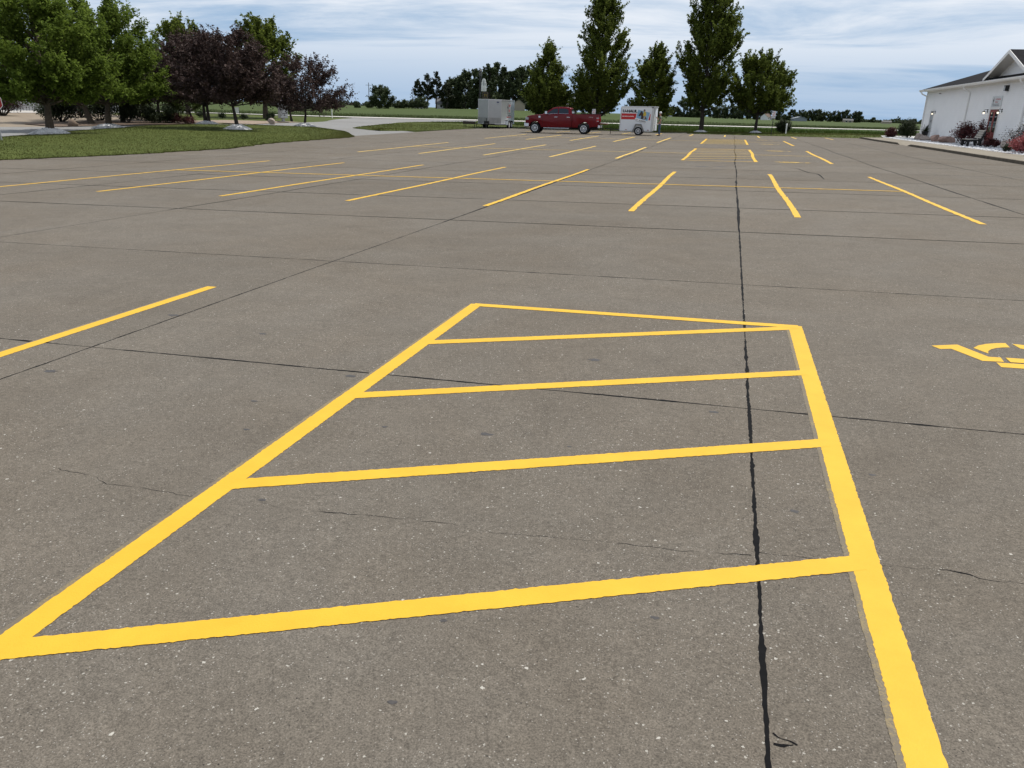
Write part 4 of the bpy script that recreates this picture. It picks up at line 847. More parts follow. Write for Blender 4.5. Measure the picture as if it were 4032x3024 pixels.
MB().add([(x, y, z) for x, y, z in ((.815, -.78, 1.6), (.815, .78, 1.6), (.735, .70, 1.95), (.735, -.70, 1.95))], [(0, 1, 2, 3)]).build('rear_window', M_GLASS, trk)
MB().box(-3.12, -3.06, -.72, .72, .86, 1.26).build('grille', M_CHROME, trk, bevel=.03)
MB().box(-3.20, -2.78, -.99, .99, .50, .80).box(-3.16, -2.9, -.9, .9, .42, .50).build('front_bumper', M_CHROME, trk, bevel=.05)
MB().box(2.98, 3.18, -.96, -.42, .50, .72).box(2.98, 3.18, .42, .96, .50, .72).box(3.0, 3.14, -.44, .44, .50, .66).build('rear_bumper', M_CHROME, trk, bevel=.03)
MB().box(3.1, 3.4, -.04, .04, .40, .48).build('hitch', M_BLACK, trk)
for x in (-2.28, 1.82):
    for s in (-1, 1): wheel(trk, x, s * .85, .42, .42, .28, .265, s, M_CHROME)
mb = MB(); text_on(mb, 'FX4', .13, lambda u, v: (2.22 + u, -.9895, 1.29 + v), .004, .34, .2); mb.build('side_badge', mat('badge_grey', (.30, .2, .2), .4), trk)

# ------------------------------------------------------------------ box trailer with lettering
UX, UY = -7.62, 69.55
uh = thing('box_trailer', 'small white and orange red rental box trailer hitched behind the pickup', 'trailer', (UX, UY, zf(UX, UY) + .003), R(1.5), ry=-math.atan(.0115))
M_UW = mat('trailer_white', (.74, .75, .76), .35, var=.03, scale=1.5, coat=.3)
M_ALU = mat('aluminium', (.50, .50, .49), .4, .6, var=.06, scale=4)
xa, xb, zb, zt, hy = -1.45, 1.28, .36, 2.26, .80
prof = [(xa, zb), (xb, zb), (xb, zt), (xa + .12, zt), (xa + .035, zt - .03), (xa, zt - .12)]
MB().prism(prof, lambda p: (p[0] + (p[1] - zb) * .03, -hy, p[1]), lambda p: (p[0] + (p[1] - zb) * .03, hy, p[1])).build('box', M_UW, uh, bevel=.012)
sx_ = lambda x, z: x + (z - zb) * .03
for (x0, x1, z0, z1, nm) in ((xa, xa + .07, zb, zt - .1, 'corner_post'), (xb - .17, xb + .012, zb - .04, zt - .11, 'corner_post'), (xa + .1, xb - .17, zt - .075, zt - .02, 'top_rail'), (xa + .06, xb, zb - .06, zb + .015, 'bottom_rail')):
    for s in (-1, 1):
        MB().prism([(sx_(x0, z0), z0), (sx_(x1, z0), z0), (sx_(x1, z1), z1), (sx_(x0, z1), z1)], lambda p: (p[0], s * (hy + .012), p[1]), lambda p: (p[0], s * (hy - .01), p[1])).build(nm, M_ALU, uh)
MB().box(xb - .16, xb + .02, -hy - .014, -hy + .02, zt - .13, zt - .02).build('hinge_box', mat('dark_grey', (.12, .12, .12), .6), uh)
MB().box(xb + .045, xb + .30, -hy, hy, zt - .06, zt + .005).build('rear_header', M_UW, uh, bevel=.01)
zside = -hy - .006
P2 = lambda x, z, o=0: (sx_(x, z), zside - o, z)
mb = MB(); mb.add([P2(*q) for q in ((xa + .09, 1.235), (-.185, 1.235), (-.13, 1.70), (xa + .09, 1.70))], [(0, 1, 2, 3)]); mb.build('red_band', M_RED, uh); mb = MB(); mb.add([P2(*q) for q in ((.87, 1.20), (1.02, 1.20), (1.02, 1.70), (.97, 1.66))], [(0, 1, 2, 3)]); mb.build('red_band', M_RED, uh)
mb = MB(); text_on(mb, 'U-HAUL', .27, lambda u, v: P2(xa + .17 + u, 1.79 + v, .002), .018, 1.2); mb.build('lettering', M_INK, uh)
mb = MB(); text_on(mb, 'ONE WAY & IN-TOWN', .1, lambda u, v: P2(xa + .15 + u, 1.44 + v, .002), .005, .95); mb.build('lettering', M_WHITE, uh)
mb = MB(); mb.add([P2(*q, .003) for q in ((-.13, 1.37), (.80, 1.13), (.95, 1.78), (-.02, 2.0))], [(0, 1, 2, 3)]); mb.build('picture_panel', mat('sky_blue_print', (.22, .40, .55), .5, var=.15, scale=3), uh)
mb = MB(); mb.add([P2(*q, .004) for q in ((-.23, 1.34), (.74, 1.16), (.70, .92), (-.2, 1.10))], [(0, 1, 2, 3)]); mb.build('caption_panel', M_WHITE, uh)
# a plain stand-in rider on a dark horse
horse = [(.06, 1.60), (.03, 1.52), (.10, 1.48), (.22, 1.56), (.27, 1.50), (.24, 1.30), (.42, 1.26), (.46, 1.40), (.58, 1.28), (.74, 1.26), (.66, 1.46), (.52, 1.58), (.40, 1.72), (.33, 1.86), (.30, 1.93), (.27, 1.86), (.20, 1.93), (.19, 1.82)]
mb = MB(); mb.add([P2(*q, .007) for q in horse], [tuple(range(len(horse)))]); mb.build('horse_print', mat('horse_brown', (.045, .028, .022), .5, var=.4, scale=9), uh)
mb = MB(); mb.add([P2(*q, .009) for q in ((.42, 1.55), (.66, 1.52), (.66, 1.74), (.58, 1.86), (.44, 1.84))], [(0, 1, 2, 3, 4)]); mb.build('shirt_print', mat('yellow_print', (.60, .45, .06), .5), uh)
mb = MB(); mb.add([P2(*q, .009) for q in ((.44, 1.53), (.62, 1.51), (.60, 1.20), (.50, 1.22))], [(0, 1, 2, 3)]); mb.build('trouser_print', mat('tan_print', (.35, .30, .24), .5), uh)
mb = MB(); mb.add([P2(.49 + .06 * math.cos(a), 1.90 + .07 * math.sin(a), .010) for a in np.linspace(0, 6.1, 10)], [tuple(range(10))]); mb.build('face_print', mat('skin_print', (.40, .22, .15), .5), uh)
mb = MB(); mb.add([P2(*q, .011) for q in ((.40, 1.94), (.58, 1.92), (.55, 2.02), (.45, 2.03))], [(0, 1, 2, 3)]); mb.build('hat_print', mat('hat_print_brown', (.10, .07, .045), .5), uh)
mb = MB(); text_on(mb, 'ST. JOSEPH', .17, lambda u, v: P2(-.17 + u, 1.16 + v - u * .185, .007), .003, .84); mb.build('lettering', M_INK, uh)
mb = MB()
for k in range(3): mb.add([P2(*q, .007) for q in ((-.15 + k * .29, 1.115 - k * .05), (.08 + k * .29, 1.075 - k * .05), (.08 + k * .29, 1.05 - k * .05), (-.15 + k * .29, 1.09 - k * .05))], [(0, 1, 2, 3)])
mb.build('caption_line', mat('grey_print', (.3, .32, .33), .5), uh)
for x in (-.95, .85): MB().box(x, x + .14, -hy - .03, -hy - .005, zb + .04, zb + .08).build('reflector', mat('reflector_red', (.25, .04, .03), .3), uh)
for s in (-1, 1):
    outer = [(-.36, .33), (-.12, .90), (.36, .90), (.62, .33)]; inner = [(.52, .33), (.29, .80), (-.06, .80), (-.26, .33)]
    MB().prism(outer + inner, lambda p: (p[0], s * (hy + .16), p[1]), lambda p: (p[0], s * (hy - .02), p[1])).build('fender', mat('fender_grey', (.20, .195, .185), .5), uh)
    wheel(uh, .13, s * (hy + .045), .335, .335, .2, .21, s, M_RIMW, 5)
MB().tube([(xa, -.5, .40), (xa - .95, 0, .43)], .04, 6).tube([(xa, .5, .40), (xa - .95, 0, .43)], .04, 6).tube([(xa - .85, 0, .42), (xa - 1.25, 0, .46)], .045, 6).build('drawbar', M_BLACK, uh)
MB().tube([(xa - .8, 0, .45), (xa - .8, 0, .05)], .03, 6).build('jack', M_BLACK, uh)
M = Matrix.Translation((xb + .17, -hy + .02, 0)) @ Matrix.Rotation(R(83), 4, 'Z')
dr = MB().box(0, .78, -.025, .025, .40, 2.16, M).build('rear_door', M_UW, uh)
mb = MB()
for k, (z0, z1) in enumerate(((.55, .62), (.72, .85), (.98, 1.06), (1.2, 1.42), (1.55, 1.62), (1.8, 2.0))): mb.box(.12 + .1 * (k % 2), .5 + .08 * (k % 3), .0255, .029, z0, z1, M)
mb.build('door_decal', mat('grey_print', ()), dr)

# ------------------------------------------------------------------ silver enclosed trailer
SX, SY = -23.75, 82.9
st_ = thing('cargo_trailer', 'silver enclosed cargo trailer with pointed nose and tandem wheels', 'trailer', (SX, SY, zf(SX, SY) + .003), R(.8))
M_SIL = mat('silver_skin', (.40, .415, .42), .32, .35, var=.06, scale=1.2, coat=.2)
M_SIL2 = mat('silver_guard', (.30, .31, .31), .3, .6, var=.12, scale=3)
hx, yf_, yr, zb2, zt2 = 1.20, -2.55, 2.9, .45, 2.76
plan = [(-hx, yf_), (0.06, yf_ - .75), (hx, yf_), (hx, yr), (-hx, yr)]
MB().prism(plan, lambda p: (p[0], p[1], zb2), lambda p: (p[0], p[1], zt2)).build('body', M_SIL, st_, bevel=.02)
def rail(z0, z1, o, nm, ma, pl=plan):
    c = (0, .2); q = [(c[0] + (x - c[0]) * (1 + o / hx), c[1] + (y - c[1]) * (1 + o / 2.7)) for x, y in pl]
    MB().prism(q, lambda p: (p[0], p[1], z0), lambda p: (p[0], p[1], z1)).build(nm, ma, st_)
rail(zt2 - .07, zt2 + .025, .022, 'top_rail', mat('silver_rail', (.55, .56, .57), .35, .5)); rail(zb2 - .03, zb2 + .05, .022, 'bottom_rail', MATS['silver_rail'])
gp = [(-hx, yf_), (.06, yf_ - .75), (hx, yf_)]
mb = MB(); q = [(x * 1.004, y - .008) for x, y in gp]; mb.add([(q[0][0], q[0][1], zb2 + .05), (q[1][0], q[1][1], zb2 + .05), (q[2][0], q[2][1], zb2 + .05), (q[0][0], q[0][1], 1.05), (q[1][0], q[1][1], 1.05), (q[2][0], q[2][1], 1.05)], [(0, 1, 4, 3), (1, 2, 5, 4)]); mb.build('stone_guard', M_SIL2, st_)
for x, y in ((hx, yf_), (.06, yf_ - .75), (-hx, yf_)): MB().tube([(x, y, zb2), (x, y, zt2)], .02, 6).build('corner_trim', MATS['silver_rail'], st_)
q = [(-.62, .20), (-.62, .58), (-.45, .74), (1.45, .74), (1.62, .58), (1.62, .46), (1.42, .46), (1.22, .70), (.72, .70), (.5, .5), (.28, .70), (-.22, .70), (-.44, .46), (-.50, .20)]
q = [(-.75, .36), (-.62, .78), (-.45, .88), (1.55, .88), (1.72, .78), (1.85, .46), (1.62, .46), (1.5, .74), (.62, .80), (.5, .68), (.40, .80), (-.35, .78), (-.52, .36)]
for s in (-1, 1):
    MB().prism(q, lambda p: (s * (hx + .22), p[0], p[1]), lambda p: (s * (hx - .01), p[0], p[1])).build('fender', mat('bright_alu', (.62, .63, .64), .3, .7), st_)
    MB().prism([(-.75, .86), (1.72, .86), (1.55, .885), (-.45, .885)], lambda p: (s * (hx + .225), p[0], p[1]), lambda p: (s * (hx - .01), p[0], p[1])).build('fender_top', MATS['bright_alu'], st_)
for y in (.06, 1.06):
    for s in (-1, 1):
        wv_ = wheel(st_, 0, 0, 0, .36, .2, .22, -1, M_RIMW, 4); wv_.location = (s * (hx + .10), y, .36); wv_.rotation_euler = (0, 0, R(90) if s > 0 else R(-90))
MB().box(-.9, .9, -2.6, 2.8, .32, .45).build('chassis', M_UNDER, st_)
MB().tube([(-.6, yf_ - .2, .42), (.05, yf_ - 1.55, .45)], .05, 6).tube([(.7, yf_ - .2, .42), (.05, yf_ - 1.55, .45)], .05, 6).build('drawbar', M_BLACK, st_)
MB().tube([(.05, yf_ - 1.35, .98), (.05, yf_ - 1.35, .06)], .04, 8).lathe([(.09, .0), (.09, .05)], 10, 'Z', (.05, yf_ - 1.35, 0)).build('jack', M_BLACK, st_)
MB().box(-.22, .28, yf_ - 1.25, yf_ - 1.0, .46, .72).build('battery_box', M_BLACK, st_, bevel=.02)
MB().lathe([(.05, -.02), (.05, .02)], 10, 'X', (hx + .012, -2.2, .52)).build('marker_light', M_WHITE, st_)
F2 = lambda u, v, o=.03: ((.06 + (hx - .06) * u) + .55 * o, yf_ - .75 + .75 * u - .85 * o, v)
mb = MB(); mb.add([F2(.72 + .10 * math.cos(a), 2.52 + .06 * math.sin(a), .012) for a in np.linspace(0, 6.28, 17)[:-1]], [tuple(range(16))]); mb.build('nose_badge', mat('badge_blue', (.02, .03, .12), .4), st_)
mb = MB()
for z in (2.40, 2.35, 2.30): mb.add([F2(.64, z, .012), F2(.81, z, .012), F2(.81, z + .03, .012), F2(.64, z + .03, .012)], [(0, 1, 2, 3)])
mb.build('nose_lettering', MATS['grey_print'], st_)
Sd = lambda y, z, o=.006: (hx + o, y, z)
mb = MB(); mb.add([Sd(*q_) for q_ in ((.05, 1.55), (.22, 1.55), (.2, 2.42), (.12, 2.5), (.04, 2.42))], [(0, 1, 2, 3, 4)]); mb.add([Sd(*q_) for q_ in ((-.1, 1.95), (.28, 1.95), (.28, 2.15), (-.1, 2.15))], [(0, 1, 2, 3)]); mb.add([Sd(*q_) for q_ in ((-.05, 1.48), (1.2, 1.48), (1.2, 1.53), (-.05, 1.53))], [(0, 1, 2, 3)]); mb.build('side_emblem', M_INK, st_)
mb = MB(); squig(mb, .42, 1.15, 2.1, .35, 4, hx + .008, .05); squig(mb, .45, 1.0, 1.62, .32, 3, hx + .008, .05); squig(mb, -.3, 1.6, 1.08, .10, 10, hx + .008, .03); mb.build('side_lettering', M_RED, st_)
mb = MB(); squig(mb, .1, 1.3, 1.26, .12, 7, hx + .008, .025); mb.build('side_script', M_INK, st_)
# lowered black ramp rack beside it
t = thing('equipment_rack', 'low dark steel rack on the grass beside the silver trailer nose', 'rack', (-25.6, 80.2, zf(-25.6, 80.2) + .03))
MB().box(-.75, .55, -.4, .4, .36, .42).build('deck', M_BLACK, t); MB().box(-.75, .55, -.42, -.38, .42, .62).build('side_rail', mat('rust_dark', (.05, .035, .028), .8), t)
for x, y in ((-.65, -.32), (.45, -.32), (-.65, .32), (.45, .32)): MB().tube([(x, y, 0), (x, y, .37)], .03, 6).build('leg', M_BLACK, t)

# ------------------------------------------------------------------ the man at the trailer
def skin(name, verts, edges, radii, ma, parent, root=0, sub=2):
    me = bpy.data.meshes.new(name); me.from_pydata(verts, edges, []); o = bpy.data.objects.new(name, me); col.objects.link(o)
    sm = o.modifiers.new('s', 'SKIN'); sm.use_smooth_shade = True
    for i, d in enumerate(me.skin_vertices[0].data):
        r = radii[i]; d.radius = r if hasattr(r, '__len__') else (r, r); d.use_root = (i == root)
    ss_ = o.modifiers.new('u', 'SUBSURF'); ss_.levels = sub; ss_.render_levels = sub
    bpy.context.view_layer.update()
    nm = bpy.data.meshes.new_from_object(o.evaluated_get(bpy.context.evaluated_depsgraph_get()))
    bpy.data.objects.remove(o); bpy.data.meshes.remove(me); nm.materials.clear(); nm.materials.append(ma)
    o = bpy.data.objects.new(name, nm); col.objects.link(o); o.parent = parent; return o
MX, MY = -5.75, 68.75
man = thing('person', 'man in white cap, grey green T-shirt and jeans reaching to the trailer door', 'person', (MX, MY, zf(MX, MY) + .002), R(180))
man.scale = (1.0, 1.0, 1.0)
# local: faces +x (rotated to face -x); left side towards -y in world is +y local
M_SKIN = mat('skin', (.42, .22, .15), .6, var=.08, scale=8)
Vb = [(0, 0, .96), (-.01, 0, 1.15), (-.01, 0, 1.36), (-.01, 0, 1.50), (.01, 0, 1.57), (.03, 0, 1.66), (.035, 0, 1.76), (.02, 0, 1.83),
      (-.02, .17, 1.46), (-.07, .25, 1.18), (.10, .24, .99), (.15, .21, .95),
      (-.02, -.17, 1.46), (.14, -.24, 1.24), (.30, -.2, 1.40), (.36, -.19, 1.46),
      (.0, .095, .88), (.02, .10, .50), (-.02, .11, .10), (.12, .12, .045), (.0, -.095, .88), (.01, -.11, .50), (-.04, -.12, .10), (.10, -.13, .045),
      (.115, 0, 1.70), (.05, 0, 1.60)]
Eb = [(0, 1), (1, 2), (2, 3), (3, 4), (4, 5), (5, 6), (6, 7), (3, 8), (8, 9), (9, 10), (10, 11), (3, 12), (12, 13), (13, 14), (14, 15), (0, 16), (16, 17), (17, 18), (18, 19), (0, 20), (20, 21), (21, 22), (22, 23), (5, 24), (5, 25)]
Rb = [(.14, .10), (.13, .095), (.15, .105), (.10, .08), .052, .085, .092, .06, .062, .045, .033, .035, .062, .045, .033, .035, .085, .06, .045, .04, .085, .06, .045, .04, .02, .05]
skin('body', Vb, Eb, Rb, M_SKIN, man)
def hand(px, dirv, side):
    p = Vector(px); d = Vector(dirv).normalized(); sdv = d.cross(Vector((0, 0, 1))).normalized()
    V_, E_, R_ = [tuple(p), tuple(p + d * .05), tuple(p + d * .085)], [(0, 1), (1, 2)], [.026, .034, .03]
    for k, (o_, ln_) in enumerate(((-.027, .065), (-.009, .075), (.009, .07), (.027, .055))):
        i = len(V_); b = p + d * .085 + sdv * o_; V_ += [tuple(b), tuple(b + d * ln_ * .55), tuple(b + d * ln_ * .9 + Vector((0, 0, -.025)))]; E_ += [(2, i), (i, i + 1), (i + 1, i + 2)]; R_ += [.0095, .009, .0075]
    i = len(V_); b = p + d * .03 + sdv * -.035 * side; V_ += [tuple(b), tuple(b + d * .035 - sdv * .03 * side), tuple(b + d * .065 - sdv * .03 * side)]; E_ += [(1, i), (i, i + 1), (i + 1, i + 2)]; R_ += [.012, .011, .009]
    skin('hand', V_, E_, R_, M_SKIN, man, 0, 1)
hand((.14, .215, .96), (.75, -.1, -.45), 1); hand((.35, -.19, 1.45), (.8, .0, .45), -1)
M_SHIRT = mat('shirt', (.135, .15, .115), .9, var=.12, scale=10, bump=.3); M_JEAN = mat('jeans', (.045, .075, .13), .9, var=.2, scale=12, bump=.3)
skin('shirt', [(0, 0, .93), (-.005, 0, 1.05), (-.01, 0, 1.2), (-.01, 0, 1.36), (-.01, 0, 1.48), (0, 0, 1.545), (-.02, .175, 1.455), (-.05, .225, 1.30), (-.02, -.175, 1.455), (.06, -.215, 1.34)], [(0, 1), (1, 2), (2, 3), (3, 4), (4, 5), (4, 6), (6, 7), (4, 8), (8, 9)], [(.155, .125), (.155, .125), (.16, .125), (.175, .13), (.125, .10), (.075, .07), .085, .075, .085, .075], M_SHIRT, man)
skin('jeans', [(0, 0, .99), (0, 0, .92), (0, .095, .85), (.02, .10, .50), (-.015, .11, .10), (0, -.095, .85), (.01, -.11, .50), (-.035, -.12, .10)], [(0, 1), (1, 2), (2, 3), (3, 4), (1, 5), (5, 6), (6, 7)], [(.15, .115), (.155, .12), .105, .078, .068, .105, .078, .068], M_JEAN, man)
for y, x in ((.11, -.02), (-.12, -.04)):
    skin('shoe', [(x - .05, y, .05), (x + .03, y, .055), (x + .12, y, .045), (x + .19, y, .038)], [(0, 1), (1, 2), (2, 3)], [(.045, .05), (.05, .055), (.05, .042), (.042, .03)], M_BLACK, man)
mb = MB(); mb.lathe([(.108, 1.755), (.112, 1.79), (.10, 1.84), (.065, 1.88), (.02, 1.893)], 16, 'Z', (.015, 0, 0)); mb.build('cap', mat('cap_white', (.75, .75, .75), .8, var=.1, scale=30), man, smooth=True)
mb = MB(); q = [(.08, -.085), (.16, -.075), (.205, -.03), (.205, .03), (.16, .075), (.08, .085)]; mb.prism(q, lambda p: (p[0], p[1], 1.768 - p[0] * .12 + .012), lambda p: (p[0], p[1], 1.775 - p[0] * .12 + .016)); mb.build('cap_peak', mat('cap_dark', (.03, .03, .035), .8), man)
mb = MB()
for a, zc in ((.6, 1.80), (1.4, 1.82), (2.2, 1.80), (3.0, 1.83), (3.9, 1.80)): mb.lathe([(.001, -.001), (.016, 0), (.001, .001)], 8, 'Y', (.015 + .108 * math.cos(a), .112 * math.sin(a), zc))
mb.build('cap_print', M_INK, man)
skin('hair', [(-.05, .0, 1.74), (-.06, 0, 1.69), (-.045, 0, 1.64)], [(0, 1), (1, 2)], [(.085, .06), (.085, .05), (.07, .035)], mat('hair', (.10, .08, .065), .9), man, 0, 1)
for s in (-1, 1):
    mb = MB().lathe([(.004, -.012), (.028, -.006), (.026, .006), (.008, .01)], 10, 'Y', (.03, s * .095, 1.695)); mb.build('ear', M_SKIN, man, smooth=True)
    MB().lathe([(.002, 0), (.011, .004), (.002, .008)], 8, 'X', (.112, s * .034, 1.725)).build('eye', M_INK, man)
MB().box(.112, .120, -.026, .026, 1.640, 1.650).build('mouth', mat('lip', (.25, .09, .08), .6), man)

# ------------------------------------------------------------------ signs, posts, small things
zl = lambda x, y: zf(x, y) - .05
t = thing('stop_sign', 'red octagonal stop sign on a grey post', 'sign', (-28.50, 26.93, bz(-28.42, 27.0) - .05), R(48), ry=R(-5))
MB().tube([(0, .03, 0), (0, .03, 1.88)], .033, 8).build('post', mat('galvanised', (.30, .31, .32), .45, .4), t)
oc = [(.385 * math.cos(R(22.5 + 45 * k)), .385 * math.sin(R(22.5 + 45 * k))) for k in range(8)]
ZC = 1.50
MB().prism(oc, lambda p: (p[0], -.01, ZC + p[1]), lambda p: (p[0], -.006, ZC + p[1])).build('border', M_WHITE, t)
MB().prism([(x * .94, y * .94) for x, y in oc], lambda p: (p[0], -.014, ZC + p[1]), lambda p: (p[0], -.0105, ZC + p[1])).build('face', mat('stop_red', (.33, .012, .016), .4, var=.03), t)
mb = MB(); text_on(mb, 'STOP', .34, lambda u, v: (-.29 + u, -.016, ZC - .12 + v), .012, .58); mb.build('lettering', M_WHITE, t)
def notice(x, y, ztop, wd, label, lower):
    z0 = zl(x, y); t = thing('parking_sign', label, 'sign', (x, y, z0), R(3), 'white parking signs on black posts')
    H = ztop - z0; MB().box(-.028, .028, -.02, .02, 0, H - (.5 if lower else .1)).build('post', M_BLACK, t)
    MB().box(-wd / 2, wd / 2, -.032, -.022, H - .5, H).build('panel', M_WHITE, t)
    mb = MB(); mb.add([(-wd * .30 + .06 * math.cos(a), -.0335, H - .11 + .05 * math.sin(a)) for a in np.linspace(0, 6.28, 13)[:-1]], [tuple(range(12))]); mb.build('symbol', mat('sign_blue', (.05, .07, .2), .5), t)
    mb = MB()
    for k, (a, b, zz) in enumerate(((-.08, .36, .10), (-.02, .34, .16), (-.28, .28, .24), (-.32, .32, .31), (-.25, .25, .38))):
        squig_x = [(wd * (a + (b - a) * i / 14), H - zz + (.018 if i % 2 else -.018)) for i in range(15)]
        for p, q in zip(squig_x[:-1], squig_x[1:]): mb.add([(p[0], -.034, p[1] - .012), (q[0], -.034, q[1] - .012), (q[0], -.034, q[1] + .012), (p[0], -.034, p[1] + .012)], [(0, 1, 2, 3)])
    mb.build('lettering', M_RED, t)
    MB().box(-wd * .42, wd * .42, -.0345, -.0325, H - .47, H - .445).build('rule', M_INK, t)
    if lower:
        MB().box(-wd / 2, wd / 2, -.034, -.024, H - .64, H - .515).build('lower_panel', M_WHITE, t); MB().box(-wd * .36, wd * .36, -.036, -.0345, H - .59, H - .565).build('arrow', M_INK, t)
notice(3.60, 80.9, 2.17, .34, 'white parking sign with red lettering and a small lower plate, beside the round shrub', True)
notice(-13.95, 85.2, 1.86, .36, 'white parking sign with red lettering seen above the pickup bed', False)
t = thing('vent_pipe', 'white capped vent pipe standing in front of the round shrub', 'pipe', (5.08, 84.2, zl(5.08, 84.2))); hp = 1.10 - zl(5.08, 84.2)
MB().lathe([(.06, 0), (.06, hp - .16)], 14, 'Z').build('pipe', M_TRIM, t, smooth=True); MB().lathe([(.075, hp - .2), (.08, hp - .05), (.05, hp)], 14, 'Z').build('cap', M_TRIM, t, smooth=True)
t = thing('road_sign', 'thin grey post with two narrow signs seen edge on behind the pickup', 'sign', (-18.15, 96, zl(-18.15, 96))); MB().tube([(0, 0, 0), (0, 0, 3.5)], .04, 6).build('post', M_GREY, t)
for s in (-1, 1): MB().box(s * .09 - .03, s * .09 + .03, -.3, .3, 2.5, 3.35).build('panel', M_GREY, t)
# pylon sign
pz = zl(-30.5, 100); t = thing('pylon_sign', 'tall sign with black lantern post, white arched panel and dark message board', 'sign', (-30.5, 100, pz), R(12))
MB().box(-.42, -.20, -.15, .15, 0, 5.25 - pz).build('post', M_BLACK, t)
lp = MB().box(-.48, -.14, -.17, .17, 5.35 - pz, 5.95 - pz).build('lantern', mat('lantern_glass', (.16, .16, .15), .4), t)
for z in (5.26, 5.40, 5.56, 5.72, 5.9): MB().box(-.51, -.11, -.2, .2, z - pz, z - pz + .06).build('lantern_slat', M_BLACK, lp)
MB().lathe([(.26, 0), (.12, .14), (.02, .3)], 8, 'Z', (-.31, 0, 5.96 - pz)).build('lantern_top', M_BLACK, t)
zc = lambda z: z - pz
ar = [(-.16, zc(3.6)), (.46, zc(3.6)), (.46, zc(4.62)), (.38, zc(4.62))] + [(.15 + .235 * math.cos(a), zc(4.62) + .48 * math.sin(a)) for a in np.linspace(0.05, math.pi - .05, 12)] + [(-.08, zc(4.62)), (-.16, zc(4.62))]
MB().prism(ar, lambda p: (p[0], -.11, p[1]), lambda p: (p[0], .11, p[1])).build('arched_panel', M_WHITE, t)
mb = MB(); mb.box(-.11, -.03, -.118, -.112, zc(4.28), zc(4.55)).box(.34, .42, -.118, -.112, zc(4.28), zc(4.55)).add([(x, -.118, zc(z)) for x, z in ((.15, 4.15), (.24, 4.35), (.22, 4.75), (.15, 4.95), (.08, 4.75), (.07, 4.35))], [tuple(range(6))]); mb.build('emblem', MATS['grey_print'], t)
mb = MB()
for z in (3.95, 3.82, 3.70): mb.box(-.1, .40, -.116, -.112, zc(z), zc(z) + .05)
mb.build('lettering', mat('pale_print', (.45, .45, .44), .6), t)
bo = MB().box(0, .68, -.14, .14, zc(2.75), zc(3.5)).build('message_board', mat('board_brown', (.10, .07, .045), .6), t); MB().box(.06, .62, -.148, -.142, zc(2.86), zc(3.40)).build('screen', mat('screen_dark', (.012, .01, .008), .3), bo)
mb = MB(); text_on(mb, '71', .42, lambda u, v: (.18 + u, -.152, zc(2.98) + v), .012, .34); mb.build('digits', mat('amber', (.28, .19, .03), .5), bo)
MB().box(-.2, .7, -.05, .05, 0, .4).build('base', M_BLACK, t)
# mailbox unit, marker, lawn sign
t = thing('mailbox_unit', 'grey cluster mailbox unit on a pedestal in the stone bed', 'mailbox', (-43.0, 73.6, zf(-43, 73.6)), R(62)); M_MB = mat('mailbox_grey', (.33, .345, .35), .4, .2, var=.04)
MB().box(-.42, .42, -.42, .42, 0, .10).build('footing', M_WALK, t); MB().box(-.12, .12, -.12, .12, .1, .42).build('pedestal', M_MB, t); bx_ = MB().box(-.40, .40, -.24, .24, .42, 1.78).build('cabinet', M_MB, t, bevel=.012)
for i in range(2):
    for j in range(7): MB().box(-.37 + i * .375, -.01 + i * .375, -.25, -.2405, .48 + j * .18, .645 + j * .18).build('mailbox_door', M_MB, bx_)
t = thing('marker_post', 'white marker post with orange top at the lawn by the road', 'post', (-56.2, 109.8, zl(-56.2, 109.8))); MB().lathe([(.07, 0), (.07, 1.35)], 10, 'Z').build('lower', M_TRIM, t); MB().lathe([(.075, 1.35), (.075, 2.1), (.02, 2.13)], 10, 'Z').build('upper', mat('orange_paint', (.50, .10, .03), .6), t)
t = thing('yard_sign', 'small white sign on dark stakes at the edge of the lawn', 'sign', (-61.5, 94, zl(-61.5, 94)), R(25)); MB().box(-.28, .28, -.02, .02, .35, 1.05).build('panel', M_WHITE, t)
for x in (-.31, .31): MB().tube([(x, 0, 0), (x, 0, 1.2)], .022, 5).build('stake', M_BLACK, t)

# ------------------------------------------------------------------ background: metal building, houses, far trees
def house(name, label, cat, x, y, z, rz_, wd, dp, hw, hr, wm, rm, wins=(), door=None, over=.4, group=None):
    t = thing(name, label, cat, (x, y, z), rz_, group)
    mb = MB().box(-wd / 2, wd / 2, -dp / 2, dp / 2, -.3, hw); 
    for s in (-1, 1): mb.add([(s * (wd / 2 - .01), -dp / 2, hw), (s * (wd / 2 - .01), dp / 2, hw), (s * (wd / 2 - .01), 0, hw + hr)], [(0, 1, 2)])
    wl = mb.build('wall', wm, t); th = .15
    mb = MB()
    for s in (-1, 1):
        k = 1 + over / (dp / 2); mb.prism([(s * dp / 2 * k, hw - hr * (k - 1)), (0, hw + hr), (0, hw + hr + th), (s * dp / 2 * k, hw - hr * (k - 1) + th)], lambda p: (-wd / 2 - over, p[0], p[1]), lambda p: (wd / 2 + over, p[0], p[1]))
    mb.build('roof', rm, t)
    for (wx, wz, ww, wh) in wins:
        f = MB().box(wx - ww / 2 - .08, wx + ww / 2 + .08, -dp / 2 - .05, -dp / 2 + .01, wz - .08, wz + wh + .08).build('window', M_TRIM, t); MB().box(wx - ww / 2, wx + ww / 2, -dp / 2 - .06, -dp / 2 - .045, wz, wz + wh).build('pane', M_GLASS, f)
    if door: MB().box(door - .5, door + .5, -dp / 2 - .05, -dp / 2 + .01, 0, 2.1).build('door', M_GREY, t)
    return t
M_METAL = mat('metal_siding', (.30, .315, .335), .45, .2, var=.05, scale=.6)
